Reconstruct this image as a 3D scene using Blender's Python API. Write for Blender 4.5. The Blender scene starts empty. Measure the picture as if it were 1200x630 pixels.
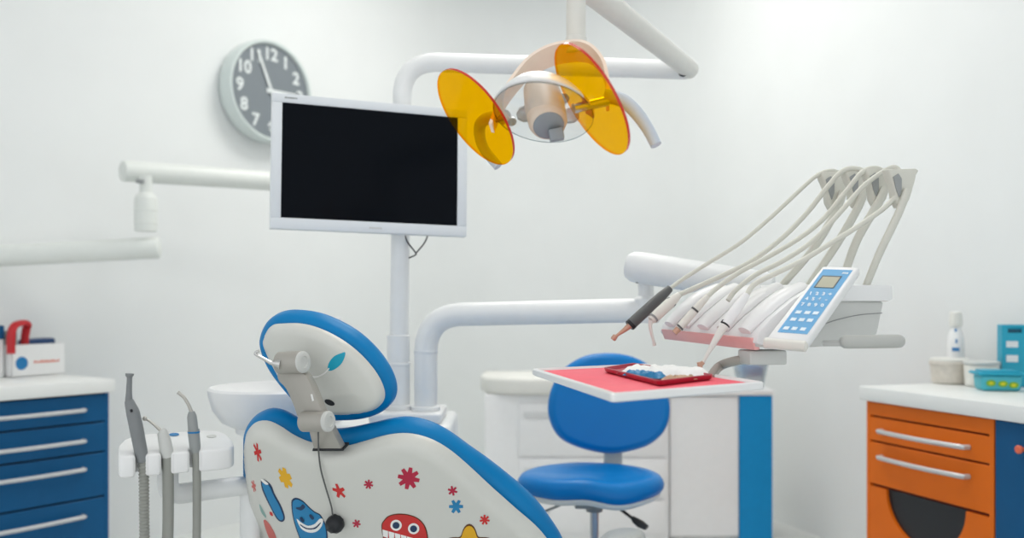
import bpy, bmesh, math, random
import numpy as np
from mathutils import Vector, Matrix
from mathutils.geometry import delaunay_2d_cdt, intersect_line_plane
from mathutils.bvhtree import BVHTree

random.seed(4)
S = bpy.context.scene
COL = S.collection
V = Vector
F = 1050.0          # focal length in pixels of a 1200 px wide frame
HZ = 355.0          # horizon row
CAMZ = 1.18         # eye height
UP = V((0, 0, 1))

# ---------------------------------------------------------------- measuring helpers
def P(px, py, Y):
    return V(((px - 600) / F * Y, Y, CAMZ + (HZ - py) / F * Y))

def ray(px, py):
    return V(((px - 600) / F, 1.0, (HZ - py) / F))

def onpl(px, py, P0, n):
    d = ray(px, py)
    o = V((0, 0, CAMZ))
    return o + d * ((P0 - o).dot(n) / d.dot(n))

# ---------------------------------------------------------------- materials
def lin(c):
    r = []
    for v in c[:3]:
        v /= 255.0
        r.append(v / 12.92 if v <= 0.04045 else ((v + 0.055) / 1.055) ** 2.4)
    return (*r, 1.0)

def mat(name, rgb, rough=0.45, metal=0.0, spec=0.5, var=0.03, scale=30.0, bump=0.0, coat=0.0, emit=None, estr=0.0, trans=0.0):
    m = bpy.data.materials.new(name)
    m.use_nodes = True
    nt = m.node_tree
    b = nt.nodes['Principled BSDF']
    b.inputs['Roughness'].default_value = rough
    b.inputs['Metallic'].default_value = metal
    b.inputs['Specular IOR Level'].default_value = spec
    b.inputs['Coat Weight'].default_value = coat
    b.inputs['Coat Roughness'].default_value = 0.15
    c = lin(rgb)
    tc = nt.nodes.new('ShaderNodeTexCoord')
    nz = nt.nodes.new('ShaderNodeTexNoise')
    nz.inputs['Scale'].default_value = scale
    nz.inputs['Detail'].default_value = 3
    nt.links.new(tc.outputs['Object'], nz.inputs['Vector'])
    rp = nt.nodes.new('ShaderNodeValToRGB')
    rp.color_ramp.elements[0].color = tuple(x * (1 - var) for x in c[:3]) + (1,)
    rp.color_ramp.elements[1].color = tuple(min(1, x * (1 + var)) for x in c[:3]) + (1,)
    rp.color_ramp.elements[0].position = 0.3
    rp.color_ramp.elements[1].position = 0.7
    nt.links.new(nz.outputs['Fac'], rp.inputs['Fac'])
    nt.links.new(rp.outputs['Color'], b.inputs['Base Color'])
    if bump:
        bp = nt.nodes.new('ShaderNodeBump')
        bp.inputs['Strength'].default_value = bump
        bp.inputs['Distance'].default_value = 0.002
        n2 = nt.nodes.new('ShaderNodeTexNoise')
        n2.inputs['Scale'].default_value = scale * 8
        nt.links.new(tc.outputs['Object'], n2.inputs['Vector'])
        nt.links.new(n2.outputs['Fac'], bp.inputs['Height'])
        nt.links.new(bp.outputs['Normal'], b.inputs['Normal'])
    if emit:
        b.inputs['Emission Color'].default_value = lin(emit)
        b.inputs['Emission Strength'].default_value = estr
    if trans:
        b.inputs['Transmission Weight'].default_value = trans
    return m

def film(name, rgb, gloss=0.06, rough=0.03, glow=0.0):
    """thin clear or coloured sheet: lets tinted light through, with a faint surface reflection"""
    m = bpy.data.materials.new(name)
    m.use_nodes = True
    nt = m.node_tree
    for n in list(nt.nodes):
        nt.nodes.remove(n)
    out = nt.nodes.new('ShaderNodeOutputMaterial')
    tr = nt.nodes.new('ShaderNodeBsdfTransparent')
    tr.inputs['Color'].default_value = lin(rgb)
    gl = nt.nodes.new('ShaderNodeBsdfGlossy')
    gl.inputs['Roughness'].default_value = rough
    lw = nt.nodes.new('ShaderNodeLayerWeight')
    lw.inputs['Blend'].default_value = 0.5
    fr = nt.nodes.new('ShaderNodeMath')
    fr.operation = 'POWER'
    fr.inputs[1].default_value = 5
    nt.links.new(lw.outputs['Facing'], fr.inputs[0])
    ad = nt.nodes.new('ShaderNodeMath')
    ad.operation = 'MULTIPLY_ADD'
    ad.inputs[1].default_value = 0.25
    ad.inputs[2].default_value = gloss
    mx = nt.nodes.new('ShaderNodeMixShader')
    nt.links.new(fr.outputs[0], ad.inputs[0])
    nt.links.new(ad.outputs[0], mx.inputs['Fac'])
    nt.links.new(tr.outputs[0], mx.inputs[1])
    nt.links.new(gl.outputs[0], mx.inputs[2])
    if glow:
        tl = nt.nodes.new('ShaderNodeBsdfTranslucent')
        tl.inputs['Color'].default_value = lin(rgb)
        m2 = nt.nodes.new('ShaderNodeMixShader')
        m2.inputs['Fac'].default_value = glow
        nt.links.new(mx.outputs[0], m2.inputs[1])
        nt.links.new(tl.outputs[0], m2.inputs[2])
        mx = m2
    nt.links.new(mx.outputs[0], out.inputs['Surface'])
    return m

M = {}
M['wall'] = mat('wall_paint', (232, 235, 235), 0.75, spec=0.2, var=0.012, scale=3, bump=0.05)
M['ceil'] = mat('ceiling_paint', (240, 240, 240), 0.8, spec=0.2, var=0.01, scale=3)
M['floor'] = mat('floor_vinyl', (224, 227, 225), 0.55, var=0.015, scale=6)
M['base'] = mat('baseboard_white', (225, 227, 227), 0.5)
M['lightpanel'] = mat('light_diffuser', (255, 255, 255), 0.5, emit=(255, 252, 246), estr=8.8)
M['lightpanel2'] = mat('dim_light_diffuser', (255, 255, 255), 0.5, emit=(255, 252, 246), estr=4.5)
M['white'] = mat('white_plastic', (238, 239, 239), 0.3, var=0.01, coat=0.15)
M['arm'] = mat('white_enamel', (236, 238, 238), 0.35, var=0.01, coat=0.1)
M['xray'] = mat('offwhite_enamel', (226, 230, 226), 0.45, var=0.01)
M['offwhite'] = mat('offwhite_plastic', (228, 228, 222), 0.4, var=0.012)
M['shell'] = mat('chair_shell_white', (214, 215, 209), 0.32, var=0.008, scale=6, coat=0.2)
M['bone'] = mat('bone_white_plastic', (226, 224, 216), 0.4, var=0.012)
M['grey'] = mat('light_grey_plastic', (204, 206, 203), 0.42, var=0.015)
M['grip'] = mat('grip_grey', (184, 186, 182), 0.45, var=0.015)
M['lamphandle'] = mat('lamp_handle_grey', (200, 210, 222), 0.4, var=0.015)
M['palehandle'] = mat('pale_handle', (218, 220, 220), 0.5)
M['midgrey'] = mat('grey_plastic', (150, 154, 154), 0.45, var=0.02)
M['darkgrey'] = mat('dark_grey_plastic', (88, 90, 90), 0.45, var=0.03)
M['seam'] = mat('seam_grey', (140, 143, 143), 0.6)
M['black'] = mat('black_rubber', (22, 26, 32), 0.5, var=0.05)
M['upholstery'] = mat('blue_upholstery', (0, 126, 190), 0.42, var=0.03, scale=8, bump=0.04, spec=.22, coat=0.04)
M['stoolblue'] = mat('stool_blue_vinyl', (0, 122, 196), 0.38, var=0.02, scale=8, spec=.25, coat=0.06)
M['satin'] = mat('satin_metal', (186, 184, 178), 0.38, metal=0.75, var=0.02)
M['bracket'] = mat('painted_bracket_grey', (170, 167, 160), 0.38, metal=0.3, var=0.015)
M['chrome'] = mat('chrome', (205, 205, 203), 0.18, metal=1.0, var=0.01)
M['steel'] = mat('brushed_steel', (196, 198, 200), 0.3, metal=0.85, var=0.02)
M['handlebar'] = mat('satin_nickel_bar', (200, 202, 203), 0.4, metal=0.45, var=0.02)
M['copper'] = mat('copper_tip', (204, 164, 142), 0.35, metal=0.4, var=0.03)
M['hosewhite'] = mat('hose_ivory', (212, 212, 202), 0.5, var=0.015)
M['hosegrey'] = mat('hose_grey', (150, 152, 146), 0.55, var=0.02)
M['sucgrey'] = mat('suction_grey', (126, 130, 132), 0.45, var=0.03)
M['cabblue'] = mat('blue_laminate', (0, 82, 130), 0.5, var=0.03, scale=10, spec=0.3)
M['caborange'] = mat('orange_laminate', (224, 108, 12), 0.5, var=0.03, scale=10, spec=0.3)
M['cabdark'] = mat('cabinet_gap_dark', (30, 30, 34), 0.7)
M['orangegap'] = mat('orange_gap_dark', (112, 34, 12), 0.7)
M['counter'] = mat('worktop_white', (232, 234, 232), 0.4, var=0.012, scale=12)
M['panelblue'] = mat('side_panel_blue', (0, 140, 202), 0.5, var=0.02, spec=0.3)
M['pink'] = mat('pink_liner', (250, 92, 112), 0.5, var=0.03, spec=0.3)
M['pinkpl'] = mat('pink_strip', (240, 178, 176), 0.35, var=0.02)  # opaque pale pink for the console's front edge
M['red'] = mat('red_tray', (172, 26, 54), 0.35, var=0.03)
M['redbr'] = mat('red_plastic', (190, 26, 36), 0.4, var=0.03)
M['tissue'] = mat('tissue_white', (248, 248, 246), 0.8, var=0.02)
M['pouchblue'] = mat('pouch_blue', (36, 132, 184), 0.4, var=0.06)
M['pouchtan'] = mat('pouch_tan', (222, 190, 158), 0.6, var=0.05)
M['teal'] = mat('teal_plastic', (12, 160, 190), 0.4, var=0.03)
M['tealshade'] = mat('teal_slot_shade', (10, 84, 110), 0.5)
M['tealpat'] = mat('teal_tub', (70, 180, 196), 0.4, var=0.05)
M['lime'] = mat('lime_print', (120, 178, 40), 0.5, var=0.08)
M['yellow'] = mat('yellow_print', (214, 208, 40), 0.5)
M['label'] = mat('label_white', (226, 230, 232), 0.6)
M['beige'] = mat('beige_tub', (214, 208, 198), 0.5, var=0.09, scale=40)
M['pinkcap'] = mat('pink_cap', (226, 188, 182), 0.5)
M['bluemark'] = mat('blue_print', (20, 120, 180), 0.5)
M['orangetext'] = mat('orange_print', (226, 108, 76), 0.5)
M['navy'] = mat('navy_plastic', (20, 62, 110), 0.45, var=0.04)
M['screen'] = mat('screen_black', (7, 12, 19), 0.16, spec=0.06, var=0.02)
M['bezel'] = mat('monitor_white', (226, 231, 235), 0.35, var=0.008)
M['clockcase'] = mat('clock_case', (212, 222, 220), 0.35, var=0.01, coat=0.2)
M['clockface'] = mat('clock_face', (122, 130, 136), 0.55, var=0.015)
M['clocknum'] = mat('clock_numerals', (226, 232, 232), 0.5)
M['amber'] = film('amber_filter', (255, 188, 0), 0.0, glow=.03)
M['amberrim'] = mat('amber_filter_edge', (206, 34, 10), 0.25, trans=0.2)
_nt = M['amberrim'].node_tree
_ge = _nt.nodes.new('ShaderNodeNewGeometry'); _tr = _nt.nodes.new('ShaderNodeBsdfTransparent'); _mx = _nt.nodes.new('ShaderNodeMixShader')
_tr.inputs['Color'].default_value = lin((255, 216, 120))
_nt.links.new(_ge.outputs['Backfacing'], _mx.inputs['Fac'])
_nt.links.new(_nt.nodes['Principled BSDF'].outputs[0], _mx.inputs[1])
_nt.links.new(_tr.outputs[0], _mx.inputs[2])
_nt.links.new(_mx.outputs[0], _nt.nodes['Material Output'].inputs['Surface'])
M['clear'] = film('clear_shield', (244, 247, 249), 0.06, glow=.10)
M['clearrim'] = film('clear_shield_edge', (222, 228, 230), 0.1)
M['peach'] = mat('lamp_inner_peach', (255, 236, 220), 0.35, var=0.02)
M['lamporange'] = mat('bulb_housing_warm', (222, 205, 188), 0.4, var=0.02)
M['facet'] = mat('reflector_facets', (214, 220, 222), 0.3, metal=0.3, var=0.05)
M['lampgrey'] = mat('lamp_cap_grey', (140, 148, 156), 0.4)
M['keyblue'] = mat('keypad_blue', (76, 158, 210), 0.4, var=0.02)
M['lcd'] = mat('lcd_olive', (158, 158, 134), 0.3, var=0.03)
M['lcdframe'] = mat('lcd_frame', (62, 74, 84), 0.4)
M['keywhite'] = mat('keypad_symbols', (226, 240, 248), 0.5)
M['transl'] = film('translucent_bin', (232, 240, 244), 0.3, 0.45)
M['d_blue'] = mat('decal_blue', (26, 130, 184), 0.4, var=0.04)
M['d_navy'] = mat('decal_navy', (14, 52, 92), 0.4)
M['d_red'] = mat('decal_red', (206, 42, 40), 0.4, var=0.05)
M['d_crim'] = mat('decal_crimson', (182, 22, 62), 0.4)
M['d_yel'] = mat('decal_yellow', (232, 176, 18), 0.4, var=0.03)
M['d_brown'] = mat('decal_brown', (96, 50, 22), 0.4)
M['d_white'] = mat('decal_white', (246, 246, 244), 0.4)
M['d_faint'] = mat('decal_faded_green', (140, 176, 170), 0.4)
M['d_rose'] = mat('decal_rose', (206, 110, 104), 0.4)

# ---------------------------------------------------------------- object helpers
def thing(name, label, cat, loc, group=None):
    o = bpy.data.objects.new(name, None)
    COL.objects.link(o)
    o.location = loc
    o.empty_display_size = 0.05
    o['label'] = label
    o['category'] = cat
    if group:
        o['group'] = group
    return o

def wloc(o):
    l = V((0, 0, 0))
    while o:
        l = l + o.location
        o = o.parent
    return l

def obj(name, bm, mats, parent=None, label=None, cat=None, group=None, kind=None, sharp=35, origin=None, fix=True):
    if not isinstance(mats, (list, tuple)):
        mats = [mats]
    if fix:
        bmesh.ops.recalc_face_normals(bm, faces=bm.faces)
    if parent:
        base = wloc(parent)
    elif origin is not None:
        base = V(origin)
    else:
        lo = V([min(v.co[i] for v in bm.verts) for i in range(3)])
        hi = V([max(v.co[i] for v in bm.verts) for i in range(3)])
        base = V(((lo.x + hi.x) / 2, (lo.y + hi.y) / 2, lo.z))
    bmesh.ops.translate(bm, verts=bm.verts, vec=-base)
    me = bpy.data.meshes.new(name)
    bm.to_mesh(me)
    bm.free()
    for m in mats:
        me.materials.append(m)
    me.shade_smooth()
    me.set_sharp_from_angle(angle=math.radians(sharp))
    o = bpy.data.objects.new(name, me)
    COL.objects.link(o)
    if parent:
        o.parent = parent
    else:
        o.location = base
    if label: o['label'] = label
    if cat: o['category'] = cat
    if group: o['group'] = group
    if kind: o['kind'] = kind
    return o

def B():
    return bmesh.new()

def merge(dst, src, mi=None):
    mp = {}
    for v in src.verts:
        mp[v] = dst.verts.new(v.co)
    for f in src.faces:
        try:
            nf = dst.faces.new([mp[v] for v in f.verts])
            nf.material_index = f.material_index if mi is None else mi
        except ValueError:
            pass
    src.free()
    return dst

def box(bm, c, ax, size, bev=0.0, seg=3, mi=0):
    """c centre, ax three unit axes, size full sizes"""
    t = B()
    vs = []
    for i in (-1, 1):
        for j in (-1, 1):
            for k in (-1, 1):
                vs.append(t.verts.new(V(c) + ax[0] * (i * size[0] / 2) + ax[1] * (j * size[1] / 2) + ax[2] * (k * size[2] / 2)))
    for q in ((0, 1, 3, 2), (4, 6, 7, 5), (0, 4, 5, 1), (2, 3, 7, 6), (0, 2, 6, 4), (1, 5, 7, 3)):
        t.faces.new([vs[i] for i in q])
    bmesh.ops.recalc_face_normals(t, faces=t.faces)
    if bev > 0:
        bmesh.ops.bevel(t, geom=list(t.edges), offset=bev, segments=seg, profile=0.5, affect='EDGES')
    return merge(bm, t, mi)

AX = (V((1, 0, 0)), V((0, 1, 0)), V((0, 0, 1)))

def frame(d, up=UP):
    d = d.normalized()
    if abs(d.dot(up)) > 0.98:
        up = V((0, 1, 0))
    s = d.cross(up).normalized()
    return s, s.cross(d).normalized(), d

def spline(pts, n=8):
    pts = [V(p) for p in pts]
    if len(pts) < 3:
        return pts
    out = []
    for i in range(len(pts) - 1):
        p1, p2 = pts[i], pts[i + 1]
        p0 = pts[i - 1] if i else p1 * 2 - p2
        p3 = pts[i + 2] if i + 2 < len(pts) else p2 * 2 - p1
        for k in range(n):
            t = k / n
            out.append(0.5 * ((2 * p1) + (p2 - p0) * t + (2 * p0 - 5 * p1 + 4 * p2 - p3) * t * t + (3 * p1 - p0 - 3 * p2 + p3) * t ** 3))
    out.append(pts[-1])
    return out

def tube(bm, pts, r, seg=14, smooth=0, caps=True, mi=0, flat=(1, 1)):
    pts = spline(pts, smooth) if smooth else [V(p) for p in pts]
    n = len(pts)
    rs = r if isinstance(r, (list, tuple)) else [r] * n
    if len(rs) != n:
        xs = np.linspace(0, len(rs) - 1, n)
        rs = list(np.interp(xs, range(len(rs)), rs))
    rings = []
    up = UP
    for i, p in enumerate(pts):
        d = pts[min(i + 1, n - 1)] - pts[max(i - 1, 0)]
        d.normalize()
        if i == 0:
            s, u, _ = frame(d)
        else:
            s = (s - d * s.dot(d)).normalized()
            u = s.cross(d).normalized()
        rings.append([bm.verts.new(p + s * (math.cos(a) * rs[i] * flat[0]) + u * (math.sin(a) * rs[i] * flat[1])) for a in [2 * math.pi * k / seg for k in range(seg)]])
    for a, b in zip(rings, rings[1:]):
        for k in range(seg):
            f = bm.faces.new([a[k], a[(k + 1) % seg], b[(k + 1) % seg], b[k]])
            f.material_index = mi
    if caps:
        for rg in (rings[0], rings[-1]):
            f = bm.faces.new(rg)
            f.material_index = mi
    return bm

def rtube(bm, pts, r, rad, seg=16, n=8, mi=0, caps=True):
    """tube through corners rounded with radius rad"""
    pts = [V(p) for p in pts]
    out = [pts[0]]
    for i in range(1, len(pts) - 1):
        a, b, c = pts[i - 1], pts[i], pts[i + 1]
        d1, d2 = (a - b).normalized(), (c - b).normalized()
        p1, p2 = b + d1 * rad, b + d2 * rad
        for k in range(n + 1):
            t = k / n
            out.append(p1 * (1 - t) ** 2 + b * 2 * t * (1 - t) + p2 * t * t)
    out.append(pts[-1])
    return tube(bm, out, r, seg, 0, caps, mi)

def lathe(bm, o, d, prof, seg=32, mi=0, mis=None):
    """profile of (along, radius) revolved about axis d from o"""
    s, u, d = frame(d)
    o = V(o)
    prev = None
    for i, (h, r) in enumerate(prof):
        c = o + d * h
        if r < 1e-6:
            ring = [bm.verts.new(c)]
        else:
            ring = [bm.verts.new(c + s * (math.cos(a) * r) + u * (math.sin(a) * r)) for a in [2 * math.pi * k / seg for k in range(seg)]]
        if prev:
            m = mis[i - 1] if mis else mi
            for k in range(seg):
                a, b = prev[k % len(prev)], prev[(k + 1) % len(prev)]
                c2, d2 = ring[(k + 1) % len(ring)], ring[k % len(ring)]
                vs = []
                for q in (a, b, c2, d2):
                    if q not in vs: vs.append(q)
                if len(vs) > 2:
                    bm.faces.new(vs).material_index = m
        prev = ring
    return bm

def cap_ends(bm):
    es = [e for e in bm.edges if e.is_boundary]
    if es:
        bmesh.ops.holes_fill(bm, edges=es, sides=0)

def closed2d(pts, n=200):
    """Catmull-Rom through closed 2-D/3-D points, evenly resampled to n"""
    p = np.array(pts, float)
    m = len(p)
    out = []
    for i in range(m):
        p0, p1, p2, p3 = p[i - 1], p[i], p[(i + 1) % m], p[(i + 2) % m]
        for t in np.linspace(0, 1, 24, endpoint=False):
            out.append(0.5 * (2 * p1 + (p2 - p0) * t + (2 * p0 - 5 * p1 + 4 * p2 - p3) * t * t + (3 * p1 - p0 - 3 * p2 + p3) * t ** 3))
    out = np.array(out + [out[0]])
    L = np.concatenate([[0], np.cumsum(np.linalg.norm(np.diff(out, axis=0), axis=1))])
    s = np.linspace(0, L[-1], n, endpoint=False)
    return np.stack([np.interp(s, L, out[:, k]) for k in range(out.shape[1])], axis=1)

def inside(poly, q):
    x, y = q[:, 0][:, None], q[:, 1][:, None]
    x1, y1 = poly[:, 0], poly[:, 1]
    x2, y2 = np.roll(x1, -1), np.roll(y1, -1)
    c = ((y1 > y) != (y2 > y)) & (x < (x2 - x1) * (y - y1) / (y2 - y1 + 1e-12) + x1)
    return c.sum(1) % 2 == 1

def segdist(poly, q):
    a = poly[None]
    b = np.roll(poly, -1, 0)[None]
    ab = b - a
    p = q[:, None, :]
    t = np.clip(((p - a) * ab).sum(-1) / ((ab * ab).sum(-1) + 1e-15), 0, 1)
    return np.linalg.norm(p - (a + ab * t[..., None]), axis=-1).min(1)

def fill2d(poly, step):
    """triangulated interior of a closed polygon; returns points, faces, boundary distances, number of rim points"""
    lo, hi = poly.min(0), poly.max(0)
    gx = np.arange(lo[0] + step * 0.37, hi[0], step)
    gy = np.arange(lo[1] + step * 0.41, hi[1], step)
    g = np.stack(np.meshgrid(gx, gy), -1).reshape(-1, 2)
    if len(g):
        g = g[inside(poly, g)]
    if len(g):
        d = segdist(poly, g)
        g, d = g[d > step * 0.45], d[d > step * 0.45]
    else:
        d = np.zeros(0)
    n = len(poly)
    vs = [V(p) for p in poly] + [V(p) for p in g]
    r = delaunay_2d_cdt(vs, [], [list(range(n))], 1, 1e-7)
    pts = np.array([tuple(p) for p in r[0]])
    dist = segdist(poly, pts)
    return pts, r[2], dist

def plane_axes(n):
    n = n.normalized()
    u = UP.cross(n)
    if u.length < 1e-3: u = V((1, 0, 0))
    u.normalize()
    return u, n.cross(u), n

def to_plane(pxs, P0, n):
    u, v, n = plane_axes(n)
    r = []
    for x, y in pxs:
        q = onpl(x, y, P0, n) - P0
        r.append((q.dot(u), q.dot(v)))
    return np.array(r)

def domed(bm, poly, P0, n, hf, step, skirt=0.0, mi=0, taper=0.0):
    """height-field over polygon on plane (P0,n); hf(points, boundary distance) -> height along n; skirt goes back along -n"""
    u, v, n = plane_axes(n)
    pts, faces, d = fill2d(poly, step)
    h = hf(pts, d)
    vs = [bm.verts.new(P0 + u * p[0] + v * p[1] + n * float(hh)) for p, hh in zip(pts, h)]
    for f in faces:
        bm.faces.new([vs[i] for i in f]).material_index = mi
    if skirt:
        m = len(poly)
        low = [bm.verts.new(vs[i].co - n * skirt) for i in range(m)]
        for i in range(m):
            j = (i + 1) % m
            bm.faces.new([vs[i], vs[j], low[j], low[i]]).material_index = mi
        bm.faces.new(low).material_index = mi
    return bm

def pillow(bm, poly, P0, n, front, back, r, mi=0, k=10):
    """rounded slab with silhouette poly, from +front to -back along n, edge radius r"""
    u, v, n = plane_axes(n)
    nx = np.roll(poly, -1, 0) - np.roll(poly, 1, 0)
    nr = np.stack([nx[:, 1], -nx[:, 0]], 1)
    nr /= np.linalg.norm(nr, axis=1)[:, None] + 1e-12
    area = 0.5 * np.sum(poly[:, 0] * np.roll(poly[:, 1], -1) - np.roll(poly[:, 0], -1) * poly[:, 1])
    if area < 0: nr = -nr
    prof = []
    for i in range(k + 1):
        a = math.pi / 2 * i / k
        prof.append((r * (math.sin(a) - 1), front - r + r * math.cos(a)))
    for i in range(k + 1):
        a = math.pi / 2 * i / k
        prof.append((r * (math.cos(a) - 1), -back + r - r * math.sin(a)))
    rings = []
    for off, h in prof:
        q = poly + nr * off
        rings.append([bm.verts.new(P0 + u * a[0] + v * a[1] + n * h) for a in q])
    m = len(poly)
    for a, b in zip(rings, rings[1:]):
        for i in range(m):
            bm.faces.new([a[i], a[(i + 1) % m], b[(i + 1) % m], b[i]]).material_index = mi
    for rg in (rings[0], rings[-1]):
        bm.faces.new(rg).material_index = mi
    return bm

def prism(bm, pts, vec, bev=0.0, seg=2, mi=0):
    """extrude planar 3-D polygon pts along vec"""
    t = B()
    a = [t.verts.new(p) for p in pts]
    b = [t.verts.new(V(p) + V(vec)) for p in pts]
    t.faces.new(a)
    t.faces.new(b[::-1])
    n = len(pts)
    for i in range(n):
        t.faces.new([a[i], b[i], b[(i + 1) % n], a[(i + 1) % n]])
    bmesh.ops.recalc_face_normals(t, faces=t.faces)
    if bev:
        es = [e for e in t.edges if len(e.link_faces) == 2 and e.calc_face_angle(0) > 0.5]
        bmesh.ops.bevel(t, geom=es, offset=bev, segments=seg, profile=0.5, affect='EDGES')
    return merge(bm, t, mi)

def text_bm(bm, s, O, u, v, size, depth=0.0, mi=0, center=True, bold=0.0):
    cu = bpy.data.curves.new('txt', 'FONT')
    cu.body = s
    cu.size = size
    cu.extrude = depth
    cu.offset = bold
    cu.align_x = 'CENTER' if center else 'LEFT'
    cu.align_y = 'CENTER'
    to = bpy.data.objects.new('txt', cu)
    COL.objects.link(to)
    dg = bpy.context.evaluated_depsgraph_get()
    me = bpy.data.meshes.new_from_object(to.evaluated_get(dg))
    n = u.cross(v)
    mp = [bm.verts.new(O + u * w.co.x + v * w.co.y + n * w.co.z) for w in me.vertices]
    for p in me.polygons:
        try:
            bm.faces.new([mp[i] for i in p.vertices]).material_index = mi
        except ValueError:
            pass
    bpy.data.objects.remove(to)
    bpy.data.curves.remove(cu)
    bpy.data.meshes.remove(me)
    return bm

# ---------------------------------------------------------------- room
LF0 = V((-1.62, 3.66, 0)); LD = V((.606, .795, 0)).normalized(); LIN = V((-.795, .606, 0)).normalized()   # left cabinet front, along, into wall
RF0 = V((1.30, 3.36, 0)); RD = V((-.33, .944, 0)).normalized(); RIN = V((.944, .33, 0)).normalized()
LW0 = LF0 + LIN * .60
RW0 = RF0 + RIN * .62
def isect(p, d, px):   # where the wall line meets the pixel column
    k = (px - 600) / F
    t = (k * p.y - p.x) / (d.x - k * d.y)
    return p + d * t
CL = isect(LW0, LD, 592)
CR = isect(RW0, RD, 775)
HC = 3.7
LE = LW0 - LD * 5.6
RE = RW0 - RD * 5.2

def wall(name, a, b, inward):
    d = (b - a).normalized()
    bm = B()
    c = (a + b) / 2 - inward * .05 + UP * HC / 2
    box(bm, c, (d, inward, UP), ((b - a).length, .1, HC))
    obj(name, bm, M['wall'], kind='structure')
BIN = V((CL - CR).cross(UP)).normalized()
if BIN.y > 0: BIN = -BIN
wall('wall_left', LE, CL, -LIN)
wall('wall_right', RE, CR, -RIN)
wall('wall_back', CL, CR, BIN)
def slab(name, z0, z1, m):
    bm = B()
    pts = [LE - LIN * 0, CL, CR, RE]
    prism(bm, [p + UP * z0 for p in pts], UP * (z1 - z0))
    obj(name, bm, m, kind='structure')
slab('floor', -.1, 0, M['floor'])
slab('ceiling', HC, HC + .1, M['ceil'])
# rounded corner pieces, added so the wall shading blends without a seam
def cove(name, c, t1_, t2_, rad):
    bm = B()
    prev = None
    for i in range(29):
        q = i / 28
        p = (c + t1_ * rad) * (1 - q) ** 2 + c * 2 * q * (1 - q) + (c + t2_ * rad) * q ** 2
        cur = [bm.verts.new(p), bm.verts.new(p + UP * HC)]
        if prev: bm.faces.new([prev[0], cur[0], cur[1], prev[1]])
        prev = cur
    obj(name, bm, M['wall'], kind='structure')
BD = (CR - CL).normalized()
BW = (CR - CL).length
cove('trim_1', CL, -LD, BD, BW * .62)
cove('trim_2', CR, -BD, -RD, BW * .36)

# ceiling luminaires
def ceiling_light(x, y, label, m):
    t = thing('ceiling_light', label, 'ceiling light', (x, y, HC - .06), 'ceiling light panels')
    bm = B()
    for sx, sy, w, l in ((0, .61, 1.3, .04), (0, -.61, 1.3, .04), (.63, 0, .04, 1.18), (-.63, 0, .04, 1.18)):
        box(bm, V((x + sx, y + sy, HC - .03)), AX, (w, l, .06), .004, 1)
    obj('frame', bm, M['white'], t)
    bm = B()
    box(bm, V((x, y, HC - .025)), AX, (1.215, 1.175, .03))
    obj('diffuser', bm, m, t)
ceiling_light(.1, 4.2, 'square white ceiling light panel above the far end of the room', M['lightpanel'])
ceiling_light(.25, 2.2, 'square white ceiling light panel above the dental chair', M['lightpanel2'])

# ---------------------------------------------------------------- wall clock
ck = isect(LW0, LD, 304) + UP * (CAMZ + (HZ - 110) / F * isect(LW0, LD, 304).y)
CN = -LIN
t = thing('wall_clock', 'round deep-rimmed white wall clock with grey dial, showing four minutes to three', 'clock', ck)
R = .276
bm = B()
T = .118
lathe(bm, ck + CN * .001, CN, [(0, 0), (0, R * .93), (.02, R * .985), (.05, R), (T - .008, R * .995), (T, R * .975), (T, R * .95), (T - .006, R * .925), (T - .02, R * .915)], 72)
obj('case', bm, M['clockcase'], t)
bm = B()
lathe(bm, ck + CN * (T - .024), CN, [(0, 0), (0, R * .925), (.004, R * .925), (.004, 0)], 72)
obj('dial', bm, M['clockface'], t)
DU = LD; DV = UP
dz = ck + CN * (T - .0185)
for h in range(1, 13):
    bm = B()
    a = math.radians(30 * h)
    text_bm(bm, str(h), dz + DU * math.sin(a) * R * .72 + DV * math.cos(a) * R * .72, DU, DV, .094, .0008, bold=.0022)
    obj('numeral', bm, M['clocknum'], t, fix=False)
def hand(name, ang, ln, w, lift):
    a = math.radians(ang)
    d = DU * math.sin(a) + DV * math.cos(a)
    s = DU * math.cos(a) - DV * math.sin(a)
    bm = B()
    o = dz + CN * lift
    prism(bm, [o - d * .03 + s * w * .5, o + d * ln + s * w * .42, o + d * (ln + .006), o + d * ln - s * w * .42, o - d * .03 - s * w * .5], CN * .002)
    obj(name, bm, M['clocknum'], t)
hand('hour_hand', 88, R * .60, .022, .003)
hand('minute_hand', 336, R * .80, .017, .007)
bm = B()
lathe(bm, dz, CN, [(0, 0), (0, .012), (.010, .012), (.012, .009), (.012, 0)], 24)
obj('spindle_cap', bm, M['clocknum'], t)

# ---------------------------------------------------------------- x-ray arm on the left wall
wl = isect(LW0, LD, -30)
a0 = P(-30, 301, wl.y - .05)
a1 = P(166, 291, 3.85)
t = thing('jointed_boom', 'off-white jointed boom of two round bars reaching across the left wall', 'boom', a0)
bm = B()
rr = .0465
d = (a1 - a0).normalized()
e = a1 + d * (.075)
tube(bm, [a0, a1, e - d * .012, e - d * .003, e], [rr, rr, rr, rr * .93, rr * .82], 28)
obj('lower_bar', bm, M['xray'], t)
bm = B()
lathe(bm, a0 - LIN * -.048, -LIN, [(0, 0), (0, .085), (.02, .085), (.03, .078), (.06, .06), (.06, 0)], 32)
obj('wall_plate', bm, M['xray'], t)
b0 = P(143, 200, 3.86); b1 = P(345, 214, 4.45)
d2 = (b1 - b0).normalized()
bm = B()
tube(bm, [b0, b0 + d2 * .004, b0 + d2 * .014, b1 - d2 * .01, b1], [rr * .8, rr * .95, rr, rr, rr * .8], 28)
obj('upper_bar', bm, M['xray'], t)
bm = B()
j = P(171, 268, 3.85)
jt = P(171, 212, 3.87)
L = jt.z - j.z
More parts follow.
